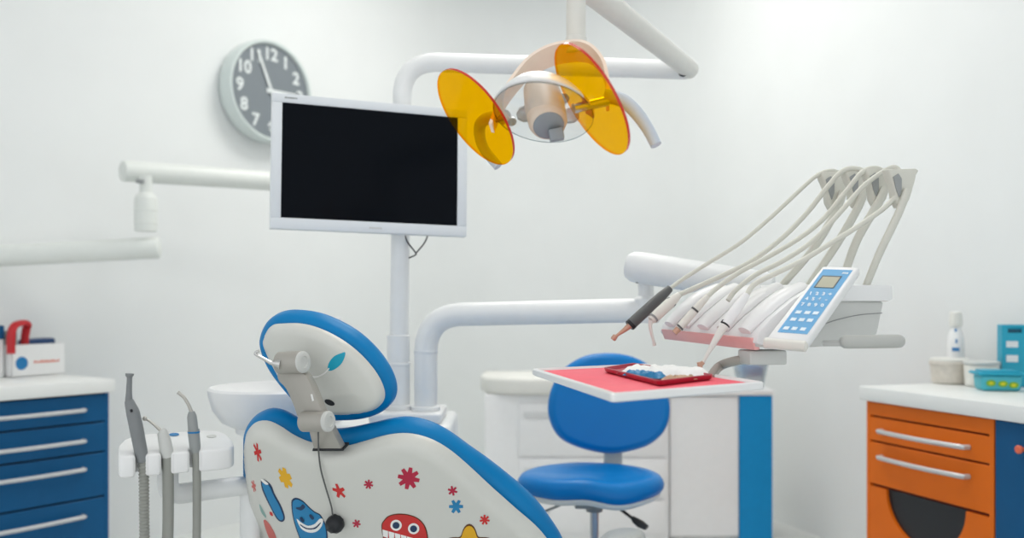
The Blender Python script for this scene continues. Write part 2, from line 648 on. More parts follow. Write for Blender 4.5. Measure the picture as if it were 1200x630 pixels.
lathe(bm, j - UP * .01, UP, [(0, 0), (0, .046), (.03, .046), (.032, .0485), (.036, .0485), (.038, .047), (.085, .047), (.087, .049), (.091, .049), (.093, .047), (.135, .047), (.150, .043), (.165, .026), (L + .03, .024), (L + .03, 0)], 32)
obj('joint', bm, M['xray'], t)
bm = B()
tube(bm, [P(160, 211.5, 3.80), P(168, 213, 3.80)], .010, 10)
obj('joint_slot', bm, M['midgrey'], t)

# ---------------------------------------------------------------- cabinets
def drawer_cabinet(t, F0, D, IN, s0, s1, rows, zb, zt, front_mat, gapmat, depth, handles=True, bow=.012):
    """front between s0 and s1 along D; rows list of (z0,z1,handle z or None)"""
    off = .022
    c = F0 + D * ((s0 + s1) / 2) + IN * (off + .018 + depth / 2)
    bm = B()
    box(bm, c + UP * ((zb + zt) / 2), (D, IN, UP), (s1 - s0, depth, zt - zb), .002, 1)
    obj('carcass', bm, [gapmat], t)
    for sd, w in ((s0, 1), (s1, -1)):
        bm = B()
        box(bm, F0 + D * (sd + w * .007) + IN * (off + .009 + depth / 2) + UP * ((zb + zt) / 2), (D, IN, UP), (.018, depth + .02, zt - zb + .002), .002, 1)
        obj('side_panel', bm, front_mat, t)
    bm = B()
    box(bm, F0 + D * ((s0 + s1) / 2) + IN * (off + .06 + depth / 2) + UP * (zb / 2 + .0), (D, IN, UP), (s1 - s0 - .02, depth - .06, zb), .002, 1)
    obj('plinth', bm, M['cabdark'], t)
    for z0, z1, hz, ha, hb in rows:
        bm = B()
        box(bm, F0 + D * ((s0 + s1) / 2) + IN * (off + .009) + UP * ((z0 + z1) / 2), (D, IN, UP), (s1 - s0 - .014, .018, z1 - z0 - .007), .002, 1)
        dr = obj('drawer', bm, front_mat, t)
        if hz:
            bm = B()
            o = F0 + IN * (off - .001) + UP * hz
            mid = (ha + hb) / 2
            pts = [o + D * ha, o + D * (ha + .004) - IN * .022]
            for k in range(9):
                q = k / 8
                pts.append(o + D * (ha + .01 + (hb - ha - .02) * q) - IN * (.024 + bow * math.sin(math.pi * q)))
            pts += [o + D * (hb - .004) - IN * .022, o + D * hb]
            tube(bm, pts, .0085, 10)
            obj('handle', bm, M['handlebar'], dr)

ZC = CAMZ - .31          # worktop top
TH = .052
# left blue cabinet
def sL(px):    # distance along the left front for a pixel column
    p = isect(LF0 + LIN * .022, LD, px)
    return (p - LF0).dot(LD)
def zL(px, py):
    p = isect(LF0 + LIN * .022, LD, px)
    return CAMZ + (HZ - py) / F * p.y
zr = [zL(126, y) for y in (460, 493, 528, 580)]
zh = [zL(97, y) for y in (480, 516, 549, 604)]
s1 = sL(127)
s0 = s1 - .62
t = thing('drawer_cabinet', 'dark blue drawer cabinet with steel bar handles at the left edge, under a white worktop', 'cabinet', LF0 + LD * (s0 + s1) / 2 + LIN * .3)
rows = []
hA, hB = s0 + .075, sL(97)
bot = .10
zz = zr + [zr[3] - (zr[2] - zr[3]) * 1.02, bot]
for i in range(5):
    hz = zh[i] if i < 4 else zz[4] - .05
    rows.append((zz[i + 1], zz[i], hz, hA, hB))
drawer_cabinet(t, LF0, LD, LIN, s0, s1, rows, bot, ZC - TH - .001, M['cabblue'], M['cabdark'], .52)
bm = B()
box(bm, LF0 + LD * (-.33) + LIN * .297 + UP * (ZC - TH / 2), (LD, LIN, UP), (.66, .594, TH), .004, 2)
obj('worktop', bm, M['counter'], label='white worktop on the blue drawer cabinet at the left edge', cat='worktop')

# right cabinets
def sR(px):
    p = isect(RF0 + RIN * .022, RD, px)
    return (p - RF0).dot(RD)
def zR(px, py):
    p = isect(RF0 + RIN * .022, RD, px)
    return CAMZ + (HZ - py) / F * p.y
q1, q0 = sR(1016), sR(1164)
t = thing('drawer_cabinet', 'orange drawer cabinet with half-round dark opening and two steel bar handles', 'cabinet', RF0 + RD * (q0 + q1) / 2 + RIN * .26)
zt = ZC - TH - .001
z = [zt, zR(1016, 486), zR(1016, 515), zR(1016, 565)]
hA, hB = sR(1136), sR(1034)
rows = [(z[1], z[0], None, 0, 0), (z[2], z[1], zR(1034, 504.5), hA, hB), (z[3], z[2], zR(1034, 535), hA, hB)]
drawer_cabinet(t, RF0, RD, RIN, q0, q1, rows, bot, zt, M['caborange'], M['orangegap'], .46, bow=.014)
# lower pull-out front with the half-round cut
bm = B()
w0, w1 = q0 + .007, q1 - .007
top = z[3] - .007
ca, cb = sR(1132), sR(1038)
cc, cr = (ca + cb) / 2, (cb - ca) / 2
def RPt(s, zz_, dpt=.0):
    return RF0 + RD * s + RIN * dpt + UP * zz_
outline = [(w0, bot), (w1, bot), (w1, top), (cc + cr, top)]
arc = [(cc + cr * math.cos(a), top - cr * .93 * math.sin(a)) for a in np.linspace(0, math.pi, 33)]
outline = [(w0, bot), (w1, bot), (w1, top)] + arc + [(w0, top)]
poly = np.array(outline)
vs = [V(p) for p in poly]
r = delaunay_2d_cdt(vs, [], [list(range(len(poly)))], 1, 1e-7)
fv = [bm.verts.new(RPt(p[0], p[1], .022)) for p in r[0]]
bv = [bm.verts.new(RPt(p[0], p[1], .040)) for p in r[0]]
for f in r[2]:
    bm.faces.new([fv[i] for i in f]); bm.faces.new([bv[i] for i in reversed(f)])
for i in range(len(poly)):
    k = (i + 1) % len(poly)
    bm.faces.new([fv[i], fv[k], bv[k], bv[i]])
dn = obj('pull_out_front', bm, M['caborange'], t)
bm = B()
seg = [RPt(cc + (cr - .0008) * math.cos(a), top - (cr - .0008) * .93 * math.sin(a), .0345) for a in np.linspace(0, math.pi, 25)]
prism(bm, seg, RIN * .004)
obj('opening_shade', bm, M['black'], dn)  # black sheet paints the shade inside the half-round cut

t = thing('base_cabinet', 'dark blue cabinet with plain door at the right edge, beside the orange drawers', 'cabinet', RF0 + RD * (q0 - .25) + RIN * .26)
q2 = q0 - .60
bm = B()
box(bm, RF0 + RD * ((q0 + q2) / 2) + RIN * .27 + UP * ((bot + zt) / 2), (RD, RIN, UP), (q0 - q2 - .006, .46, zt - bot), .002, 1)
obj('carcass', bm, M['cabblue'], t)
bm = B()
box(bm, RF0 + RD * ((q0 + q2) / 2) + RIN * .031 + UP * ((bot + zt) / 2), (RD, RIN, UP), (q0 - q2 - .014, .018, zt - bot - .006), .002, 1)
dd = obj('door', bm, M['cabblue'], t)
bm = B()
kp = RPt(sR(1200), zR(1200, 526), .021)
lathe(bm, kp, -RIN, [(0, .006), (.012, .006), (.014, .012), (.022, .013), (.026, .009), (.026, 0)], 20)
obj('knob', bm, M['orangetext'], dd, label='small pinkish knob')
bm = B()
box(bm, RF0 + RD * ((q0 + q2) / 2) + RIN * .29 + UP * (bot / 2), (RD, RIN, UP), (q0 - q2 - .02, .40, bot), .002, 1)
obj('plinth', bm, M['cabdark'], t)
bm = B()
box(bm, RF0 + RD * ((q2) / 2 - .0) + RIN * .308 + UP * (ZC - TH / 2), (RD, RIN, UP), (-q2, .616, TH), .004, 2)
obj('worktop', bm, M['counter'], label='white worktop on the orange and blue cabinets at the right', cat='worktop')

def RC(px, py):   # point on a worktop seen at a pixel
    Y = .31 * F / (py - HZ)
    return P(px, py, Y)

# ---- things on the right worktop
c = RC(1116, 449); c.x -= .01
t = thing('plastic_tub', 'round beige see-through tub on the right worktop, in front of the white bottle', 'tub', c)
bm = B()
lathe(bm, c + UP * .001, UP, [(0, 0), (0, .060), (.006, .066), (.07, .070), (.072, .074), (.082, .075), (.086, .072), (.086, 0)], 36)
obj('body', bm, M['beige'], t)
bm = B()
lathe(bm, c + UP * .088, UP, [(0, 0), (0, .071), (.007, .071), (.010, .066), (.010, 0)], 36)
obj('lid', bm, M['offwhite'], t)
c = RC(1119, 445); c.y = 3.56; c.x = (1120 - 600) / F * 3.56 ; c.z = ZC
t = thing('spray_bottle', 'tall white bottle with small blue print and a white cap, behind the beige tub', 'bottle', c)
bm = B()
lathe(bm, c + UP * .001, UP, [(0, 0), (0, .030), (.004, .033), (.15, .032), (.18, .029), (.205, .019), (.215, .016), (.215, 0)], 32)
obj('body', bm, M['white'], t)
bm = B()
lathe(bm, c + UP * .217, UP, [(0, 0), (0, .023), (.02, .024), (.055, .022), (.060, .018), (.060, 0)], 28)
obj('cap', bm, M['offwhite'], t)
vd = V((0 - c.x, -c.y, 0)).normalized(); vs_ = V((-vd.y, vd.x, 0))
for px, hz, w, h in ((0, .203, .008, .012), (.002, .160, .006, .016), (.0, .128, .026, .014)):
    o = c + vd * (.0335 if hz < .18 else .022) + vs_ * px + UP * hz
    bm = B()
    box(bm, o, (vs_, vd, UP), (w, .002, h), .0006, 1)
    obj('print', bm, M['bluemark'], t)
c = RC(1152, 444); c.y = 3.33; c.x = 1.775; c.z = ZC
t = thing('plastic_tub', 'low grey-white round tub on the right worktop, half hidden behind the teal box', 'tub', c - V((.03, 0, 0)))
c = c - V((.03, 0, 0))
bm = B()
lathe(bm, c + UP * .001, UP, [(0, 0), (0, .050), (.006, .056), (.076, .060), (.080, .058), (.080, 0)], 36)
obj('body', bm, M['offwhite'], t)
bm = B()
lathe(bm, c + UP * .082, UP, [(0, 0), (0, .062), (.010, .063), (.014, .058), (.014, 0)], 36)
obj('lid', bm, M['grey'], t)

# teal patterned box
c = RC(1176, 459)
t = thing('lidded_box', 'flat teal box printed with green oval fruit, at the front of the right worktop', 'box', c)
u = V((.985, -.17, 0)).normalized(); w = V((.17, .985, 0)).normalized()
c0 = c + w * .06 + UP * .001
bm = B()
tt = B()
for zc, sx, sy in ((0, .115, .085), (.052, .128, .098)):
    pass
lo = [(-.060, -.042), (.060, -.042), (.060, .042), (-.060, .042)]
va = [tt.verts.new(c0 + u * (x * 1.06) + w * (y * 1.0)) for x, y in lo]
vb = [tt.verts.new(c0 + u * (x * 1.13) + w * (y * 1.16) + UP * .055) for x, y in lo]
tt.faces.new(va); tt.faces.new(vb)
for i in range(4):
    tt.faces.new([va[i], va[(i + 1) % 4], vb[(i + 1) % 4], vb[i]])
bmesh.ops.recalc_face_normals(tt, faces=tt.faces)
bmesh.ops.bevel(tt, geom=list(tt.edges), offset=.010, segments=3, profile=.5, affect='EDGES')
merge(bm, tt, 0)
# printed ovals on the front
for x, hz in ((-.036, .028), (.003, .026), (.038, .022)):
    o = c0 + u * x - w * (.0425 + .0067 * hz / .055 + .0012) + UP * hz
    for kx, mi, lift in ((1, 1, 0), (.5, 2, .0006)):
        vs2 = [bm.verts.new(o - w * lift + u * (.0165 * kx * math.cos(a)) + (UP - w * .12) * (.0115 * kx * math.sin(a))) for a in np.linspace(0, 2 * math.pi, 20, endpoint=False)]
        bm.faces.new(vs2).material_index = mi
obj('body', bm, [M['tealpat'], M['lime'], M['yellow']], t)
bm = B()
box(bm, c0 + UP * .0605, (u, w, UP), (.158, .112, .010), .004, 2)
box(bm, c0 + UP * .068, (u, w, UP), (.120, .086, .008), .003, 2)
obj('lid', bm, M['teal'], t)

# teal magazine holder
c = P(1206, 433, 3.30); c.z = ZC
t = thing('file_holder', 'tall teal file holder with a finger hole and two white labels, at the right edge', 'file holder', c)
u = V((.98, -.2, 0)).normalized(); w = V((.2, .98, 0)).normalized()
fw, fh, fd = .12, .229, .05
c0 = c + UP * .001
fa = P(1176, 433, 3.30); x0 = (fa - c).dot(u)
cx = x0 + fw / 2
# front face with slot: four bars around the slot
def FB(bm, xa, xb, za, zb, dep=.006, dy=0.0, mi=0):
    box(bm, c0 + u * ((xa + xb) / 2) + w * (dy) + UP * ((za + zb) / 2), (u, w, UP), (xb - xa, dep, zb - za), .001, 1, mi)
bm = B()
sx0, sx1, sz0, sz1 = x0 + .02, x0 + .068, .200, .219
FB(bm, x0, x0 + fw, 0, sz0); FB(bm, x0, x0 + fw, sz1, fh); FB(bm, x0, sx0, sz0, sz1); FB(bm, sx1, x0 + fw, sz0, sz1)
for xx in (x0 + .003, x0 + fw - .003):
    box(bm, c0 + u * xx + w * (.025) + UP * fh / 2, (u, w, UP), (.006, .05, fh), .001, 1)
box(bm, c0 + u * cx + w * .05 + UP * fh / 2, (u, w, UP), (fw, .006, fh), .001, 1)
box(bm, c0 + u * cx + w * .025 + UP * .003, (u, w, UP), (fw, .05, .006), .001, 1)
obj('case', bm, M['teal'], t)
bm = B()
box(bm, c0 + u * cx + w * .026 + UP * (fh / 2 - .008), (u, w, UP), (fw - .03, .03, fh - .02), .002, 1)
obj('slot_shade', bm, M['tealshade'], t)  # dark teal block stands in for the shade behind the finger hole
for z0_, z1_ in ((.146, .169), (.092, .117)):
    bm = B()
    FB(bm, x0 + .014, x0 + .054, z0_, z1_, .0015, -.004)
    obj('label_card', bm, M['label'], t)

# ---- things on the left worktop
bxa = RC(14, 442.5); bxb = RC(76, 437.5)
u = (bxb - bxa); bw = u.length; u.normalize(); u.z = 0; u.normalize()
w = V((-u.y, u.x, 0))
bd, bh = .13, .135
t = thing('cardboard_box', 'open white box with a blue dot and small orange print on the left worktop', 'box', bxa + u * bw / 2 + w * bd / 2)
o = V((bxa.x, bxa.y, ZC + .001))
bm = B()
box(bm, o + u * bw / 2 + w * .002 + UP * bh / 2, (u, w, UP), (bw, .004, bh), .001, 1)
box(bm, o + u * bw / 2 + w * (bd - .002) + UP * bh / 2, (u, w, UP), (bw, .004, bh), .001, 1)
box(bm, o + u * .002 + w * bd / 2 + UP * bh / 2, (u, w, UP), (.004, bd, bh), .001, 1)
box(bm, o + u * (bw - .002) + w * bd / 2 + UP * bh / 2, (u, w, UP), (.004, bd, bh), .001, 1)
box(bm, o + u * bw / 2 + w * bd / 2 + UP * .003, (u, w, UP), (bw, bd, .006), .001, 1)
vs2 = [bm.verts.new(o - w * .0008 + u * (bw * .175 + .028 * math.cos(a)) + UP * (bh * .42 + .028 * math.sin(a))) for a in np.linspace(0, 2 * math.pi, 32, endpoint=False)]
bm.faces.new(vs2).material_index = 1
x = bw * .40
random.seed(9)
while x < bw * .88:
    ww = random.choice((.004, .006, .007))
    hh = random.choice((.008, .008, .011))
    p0 = o - w * .0008 + u * x + UP * (bh * .40)
    f = [bm.verts.new(q) for q in (p0, p0 + u * ww, p0 + u * ww + UP * hh, p0 + UP * hh)]
    bm.faces.new(f).material_index = 2
    x += ww + .0022
obj('carton', bm, [M['white'], M['bluemark'], M['orangetext']], t)
# red arch thing standing in the box
c = o + u * (bw * .06) + w * .03
bm = B()
a0_ = o + u * (bw * -.05) - w * .012
pts = [a0_ + UP * .10, a0_ + UP * .17, a0_ + UP * .212 + u * .012, a0_ + UP * .226 + u * .045, a0_ + UP * .224 + u * .075, a0_ + UP * .205 + u * .092 + w * .03, a0_ + UP * .15 + u * .094 + w * .045, a0_ + UP * .05 + u * .094 + w * .05]
tube(bm, pts, .014, 12, 6, flat=(1.3, .8))
rd = obj('red_holder', bm, M['redbr'], label='red arch-shaped plastic holder hooked over the white box', cat='holder')
bm = B()
box(bm, o + u * (bw * .12) + w * .07 + UP * .10, (u, w, UP), (.055, .05, .186), .008, 2)
obj('glove_packet', bm, M['seam'], label='grey packet inside the red arch in the white box', cat='packet')
bm = B()
box(bm, o + u * (bw * .66) + w * .07 + UP * .138, ((u + UP * .03).normalized(), w, UP), (bw * .52, .08, .035), .010, 2)
obj('folded_cloth', bm, M['navy'], label='dark blue folded packet lying in the white box', cat='packet')
c = P(-5, 440, 3.72); c.z = ZC
t = thing('bottle', 'white bottle with a blue top at the left edge, beside the white box', 'bottle', c)
bm = B()
lathe(bm, c + UP * .001, UP, [(0, 0), (0, .028), (.004, .030), (.155, .030), (.16, .027), (.16, 0)], 28)
obj('body', bm, M['white'], t)
bm = B()
lathe(bm, c + UP * .162, UP, [(0, 0), (0, .031), (.05, .031), (.055, .028), (.055, 0)], 28)
obj('cap', bm, M['cabblue'], t)

# ---------------------------------------------------------------- back white cabinet
YB = 4.32
c = P(628, 600, YB); c.z = 0
bu = (CR - CL).normalized(); 
bu = V((1, -.02, 0)).normalized(); bw_ = V((.02, 1, 0)).normalized()
def SB(px, py, Y=YB):
    return P(px, py, Y)
t = thing('white_cabinet', 'white drawer cabinet with a rounded thick top at the back, behind the blue stool', 'cabinet', c)
zt_ = P(0, 462, YB).z
W_ = .886
lft = (568 - 600) / F * YB
cen = V((lft, YB, 0)) + bu * W_ / 2 + bw_ * .2
bm = B()
box(bm, cen + UP * (.02 + (zt_ - .02) / 2), (bu, bw_, UP), (W_, .4, zt_ - .02), .008, 3)
obj('carcass', bm, M['white'], t)
bm = B()
pl = closed2d([(-W_ / 2 - .02, -.10), (-W_ / 2 + .10, -.23), (0, -.25), (W_ / 2 - .1, -.23), (W_ / 2 + .0, -.10), (W_ / 2 + .0, .16), (W_ / 2 - .04, .2), (-W_ / 2 + .04, .2), (-W_ / 2 - .02, .16)], 96)
u3, v3, n3 = bu, bw_, UP
t2 = B()
va = [V(cen) + bu * p[0] + bw_ * p[1] + UP * (zt_ + .001) for p in pl]
prism(bm, va, UP * .085, .022, 4)
obj('top', bm, M['offwhite'], t)
bm = B()
box(bm, cen + UP * .02, (bu, bw_, UP), (W_ - .06, .34, .04))
obj('plinth', bm, M['grey'], t)
fo = cen - bw_ * .2
xs = -W_ / 2 + .165
zrow = [zt_ - .035, zt_ - .30, zt_ - .50, .07]
for k in range(3):
    bm = B()
    box(bm, fo + bu * ((xs + W_ / 2 - .02) / 2) - bw_ * .005 + UP * ((zrow[k] + zrow[k + 1]) / 2), (bu, bw_, UP), (W_ / 2 - .02 - xs, .012, zrow[k] - zrow[k + 1] - .012), .004, 2)
    dr = obj('drawer', bm, M['white'], t)
    bm = B()
    box(bm, fo + bu * (xs + .085) - bw_ * .016 + UP * (zrow[k] - .06), (bu, bw_, UP), (.125, .010, .026), .004, 2)
    obj('handle', bm, M['palehandle'], dr)

# ---------------------------------------------------------------- narrow white cabinet with blue end
YQ = 4.34
A = V(((866 - 600) / F * YQ, YQ, 0)); Bp = V(((904 - 600) / F * YQ, YQ, 0)); A0 = V(((784 - 600) / F * YQ, YQ, 0))
zt_ = P(0, 463, YQ).z
eu = V((1, 0, 0)); ev = V((0, 1, 0))
t = thing('side_cabinet', 'narrow white cabinet with a bright blue panel on its right, left of the orange drawers', 'cabinet', (A0 + Bp) / 2 + ev * .15)
bm = B()
box(bm, (A0 + Bp) / 2 + ev * .16 + UP * (.04 + zt_) / 2, AX, ((Bp - A0).length - .004, .30, zt_ - .04), .003, 1)
obj('carcass', bm, M['white'], t)
bm = B()
box(bm, (A0 + A) / 2 + UP * (.05 + zt_) / 2, AX, ((A - A0).length - .006, .018, zt_ - .06), .003, 1)
obj('door', bm, M['white'], t)
bm = B()
box(bm, (A + Bp) / 2 + ev * -.004 + UP * zt_ / 2, AX, ((Bp - A).length, .026, zt_), .002, 1)
obj('end_panel', bm, M['panelblue'], t, label='bright blue panel')
bm = B()
box(bm, (A0 + Bp) / 2 + ev * .145 + UP * (zt_ + .0155), AX, ((Bp - A0).length + .012, .34, .028), .004, 2)
obj('top', bm, M['white'], t)
bm = B()
box(bm, (A0 + Bp) / 2 + ev * .17 + UP * .02, AX, ((Bp - A0).length - .04, .26, .04))
obj('plinth', bm, M['grey'], t)
# bin standing on it
c = (A + Bp) / 2 + V((.005, .11, 0)); c.z = zt_ + .030
t = thing('plastic_bin', 'small translucent bin with blue contents standing on the narrow white cabinet', 'bin', c)
bm = B()
va = []
for k, (sx, hz) in enumerate(((.055, .0), (.078, .125), (.075, .125), (.053, .004))):
    va.append([bm.verts.new(c + eu * (sx * math.copysign(abs(math.cos(a)) ** .35, math.cos(a))) + V((-eu.y, eu.x, 0)) * (sx * math.copysign(abs(math.sin(a)) ** .35, math.sin(a))) + UP * hz) for a in np.linspace(0, 2 * math.pi, 40, endpoint=False)])
for a_, b_ in zip(va, va[1:]):
    for k in range(40):
        bm.faces.new([a_[k], a_[(k + 1) % 40], b_[(k + 1) % 40], b_[k]])
bm.faces.new(va[0]); bm.faces.new(va[-1])
obj('tub', bm, M['transl'], t)
bm = B()
box(bm, c + UP * .082, (eu, V((-eu.y, eu.x, 0)), UP), (.10, .10, .05), .008, 2)
obj('contents', bm, M['panelblue'], t)

# ---------------------------------------------------------------- dental unit: base block, poles, arm
YU = 2.62
ub = P(463, 490, YU); ub.z = 0
t = thing('dental_unit', 'white dental unit column with two upright poles and curved arms behind the chair', 'dental unit', ub)
zb_ = P(0, 492, YU).z
bm = B()
xl, xr = (392 - 600) / F * YU, (531 - 600) / F * YU
box(bm, V(((xl + xr) / 2, YU + .06, zb_ / 2)), AX, (xr - xl, .36, zb_), .018, 3)
obj('unit_base', bm, M['arm'], t)
bm = B()
xl2, xr2 = (438 - 600) / F * YU, (520 - 600) / F * YU
box(bm, V(((xl2 + xr2) / 2, YU + .02, zb_ + .0165)), AX, (xr2 - xl2, .24, .03), .008, 3)
obj('top_plate', bm, M['white'], t)
# monitor pole and lamp arm
pp = P(467, 480, YU); zb2 = zb_ + .032
bm = B()
k = YU / F
lathe(bm, V((pp.x, YU, zb2)), UP, [(0, 0), (0, 17 * k), (.012, 17 * k), (.014, 13.6 * k), (P(0, 428, YU).z - zb2, 13.6 * k), (P(0, 427, YU).z - zb2, 14.4 * k), (P(0, 425, YU).z - zb2, 14.4 * k), (P(0, 424, YU).z - zb2, 13.2 * k), (P(0, 393, YU).z - zb2, 13.2 * k), (P(0, 392, YU).z - zb2, 10.8 * k)], 32)
obj('pole_collar', bm, M['arm'], t)
bm = B()
tp = YU
rtube(bm, [V((pp.x, tp, zb2 + .05)), V((pp.x + .012, tp, P(0, 72, tp).z)), P(805, 82, tp)], 10.9 * k, .105, 28, 12)
obj('lamp_pole', bm, M['arm'], t)
# delivery arm
dp = P(499, 480, YU - .02)
bm = B()
lathe(bm, V((dp.x, dp.y, zb2)), UP, [(0, 0), (0, 17 * k), (.010, 17 * k), (.014, 13.4 * k), (P(0, 414, YU).z - zb2, 13.4 * k), (P(0, 413, YU).z - zb2, 14 * k), (P(0, 410, YU).z - zb2, 14 * k), (P(0, 409, YU).z - zb2, 13 * k)], 32)
obj('arm_collar', bm, M['arm'], t)
bm = B()
e0 = P(757, 363, 2.5)
rtube(bm, [V((dp.x, dp.y, zb2 + .06)), V((dp.x, dp.y, P(0, 369, YU).z)), e0], 13.6 * k, .11, 28, 12)
obj('delivery_arm', bm, M['arm'], t)
bm = B()
lathe(bm, e0 - UP * .036, UP, [(0, 0), (0, .034), (.006, .038), (.062, .038), (.068, .034), (.075, .022), (.115, .022), (.115, 0)], 28)
obj('arm_pivot', bm, M['arm'], t)
bm = B()
f0 = P(735, 311, 2.46); f1 = P(905, 338, 2.28)
d = (f1 - f0).normalized()
tube(bm, [f0, f0 + d * .004, f0 + d * .016, f0 + d * .04, f1 - d * .02, f1], [.020, .034, .041, .0435, .040, .03], 28)
obj('upper_arm', bm, M['arm'], t)
bm = B()
box(bm, P(748, 329.5, 2.435), AX, (.014, .01, .010), .002, 1)
obj('arm_latch', bm, M['darkgrey'], t)
# cup filler spout
bm = B()
s_ = P(392, 470, 2.58)
tube(bm, [V((s_.x, s_.y, zb_ - .005)), P(393, 410, 2.58), P(393, 388, 2.58)], .016, 16)
lathe(bm, P(393, 390, 2.58), UP, [(0, .016), (.004, .023), (.03, .024), (.042, .020), (.046, .012), (.046, 0)], 24)
obj('cup_filler', bm, M['white'], t)

# spittoon bowl
cb = P(322, 452, 2.46)
zc_ = cb.z
RB = 75 / F * 2.46
t = thing('spittoon_bowl', 'white round spittoon bowl behind the headrest, left of the unit', 'bowl', V((cb.x, cb.y, zc_ - .15)))
bm = B()
lathe(bm, V((cb.x, cb.y, zc_ - .106)), UP, [(0, 0), (0, RB * .66), (.012, RB * .80), (.045, RB * .93), (.088, RB * 1.0), (.100, RB), (.106, RB * .97), (.104, RB * .92), (.085, RB * .84), (.05, RB * .62), (.035, RB * .25), (.034, 0)], 56)
obj('basin', bm, M['white'], t)
bm = B()
lathe(bm, V((cb.x, cb.y, zc_ - .107)), -UP, [(0, 0), (0, RB * .60), (.018, RB * .58), (.024, RB * .5), (.03, .05), (.03, 0)], 40)
rtube(bm, [V((cb.x, cb.y, zc_ - .13)), V((cb.x, cb.y, zb_ - .13)), V((xl + .02, YU + .02, zb_ - .13))], .035, .05, 20)
obj('neck', bm, M['white'], t)

# ---------------------------------------------------------------- monitor
ml = P(319, 108, 2.42); mlb = P(311, 268.5, 2.40)
mr = P(548, 129, 2.60); mrb = P(541, 275, 2.58)
ul = (mr - ml); uu = ul.normalized()
vv = ((mlb - ml) + (mrb - mr)); vv = (vv - uu * vv.dot(uu)).normalized()   # downwards
MW = ul.length
MH = ((mlb - ml).length + (mrb - mr).length) / 2
nm = uu.cross(-vv).normalized()
if nm.y > 0: nm = -nm
mo = ml
mc = mo + uu * MW / 2 + vv * MH / 2
t = thing('monitor', 'white flat monitor with a blank black screen, on a pole before the clock', 'monitor', mo + uu * MW / 2 + vv * MH)
def MP(a, b, h=0.0):      # fractions across, down
    return mo + uu * (MW * a) + vv * (MH * b) + nm * h
bt, bs, bb = .066, .050, .082   # bezel widths as fractions
DPT = .034
bm = B()
for a0q, a1q, b0q, b1q in ((0, 1, 0, bt), (0, 1, 1 - bb, 1), (0, bs, bt, 1 - bb), (1 - bs * 1.05, 1, bt, 1 - bb)):
    cq = MP((a0q + a1q) / 2, (b0q + b1q) / 2, -DPT / 2)
    box(bm, cq, (uu, vv, nm), ((a1q - a0q) * MW, (b1q - b0q) * MH, DPT), .002, 2)
obj('bezel', bm, M['bezel'], t)
bm = B()
box(bm, MP(.5, .5, -DPT / 2 - .006), (uu, vv, nm), (MW * .985, MH * .975, DPT - .01), .004, 2)
box(bm, MP(.5, .5, -DPT - .006), (uu, vv, nm), (MW * .6, MH * .6, .03), .01, 3)
obj('rear_cover', bm, M['bezel'], t)
bm = B()
box(bm, MP(.5 , (bt + 1 - bb) / 2, -.0045), (uu, vv, nm), (MW * (1 - 2 * bs + .012), MH * (1 - bt - bb + .012), .003))
obj('screen', bm, M['screen'], t)
bm = B()
for x, w_, h_ in ((.066, .010, .012), (.078, .008, .009), (.087, .007, .010), (.096, .009, .010), (.106, .010, .010), (.117, .008, .009)):
    box(bm, MP(x, bt * .45, .0003), (uu, vv, nm), (w_ * MW, h_ * MH, .0008))
obj('brand_mark', bm, M['midgrey'], t, label='small dark lettering on the top left of the bezel')
bm = B()
for x in np.linspace(.49, .545, 6):
    box(bm, MP(x, 1 - bb * .42, .0003), (uu, vv, nm), (.008 * MW, .013 * MH, .0008))
obj('nameplate', bm, M['grey'], t, label='small grey lettering below the screen')
bm = B()
cpos = MP(.5, .55, -DPT - .02)
# bracket back to the pole
tube(bm, [cpos, V((pp.x, YU - .02, cpos.z))], .022, 18)
lathe(bm, V((pp.x + .006, YU, cpos.z - .05)), UP, [(0, 0), (0, .034), (.1, .034), (.1, 0)], 28)
obj('mount', bm, M['white'], t)
bm = B()
q = 2.60
tube(bm, [P(473, 272, q), P(478, 284, q), P(487, 296, q), P(486, 299, q), P(479, 302, q)], .0022, 8, 6)
tube(bm, [P(502, 274, q), P(497, 285, q), P(487, 297, q)], .0022, 8, 6)
obj('cable', bm, M['black'], t)

# ---------------------------------------------------------------- dental lamp
t = thing('dental_lamp', 'white dental lamp with two amber round filters hanging from a slanted arm', 'lamp', P(640, 170, 1.62))
def viewdir(px, py):
    return ray(px, py).normalized()
def disc_normal(px, py, a, b, c):   # a right, b up, c toward the eye
    f = viewdir(px, py)
    rgt = f.cross(UP).normalized()
    up = rgt.cross(f).normalized()
    return (rgt * a + up * b - f * c).normalized()
def filterdisc(px, py, Y, n, R, th=.005):
    c = P(px, py, Y)
    bm = B()
    lathe(bm, c + n * th / 2, -n, [(0, 0), (0, R)], 72, 0)
    ob = obj('filter_disc', bm, M['amber'], t, label='amber see-through disc', fix=False)
    bm = B()
    lathe(bm, c + n * th / 2, -n, [(0, R), (th, R)], 72)
    for f_ in bm.faces:
        if f_.normal.length == 0: f_.normal_update()
    bm.normal_update()
    for f_ in list(bm.faces):
        if f_.normal.dot(f_.calc_center_median() - c) < 0:
            f_.normal_flip()
    obj('filter_rim', bm, M['amberrim'], ob, fix=False)
    return c
nL = disc_normal(557, 138, -.726, -.54, .42)
nR = disc_normal(693, 117, -.806, -.471, .356)
cL = filterdisc(557, 138, 1.70, nL, 64.5 / F * 1.70)
cR = filterdisc(693, 117, 1.55, nR, 72.5 / F * 1.55)
YL_ = 1.66
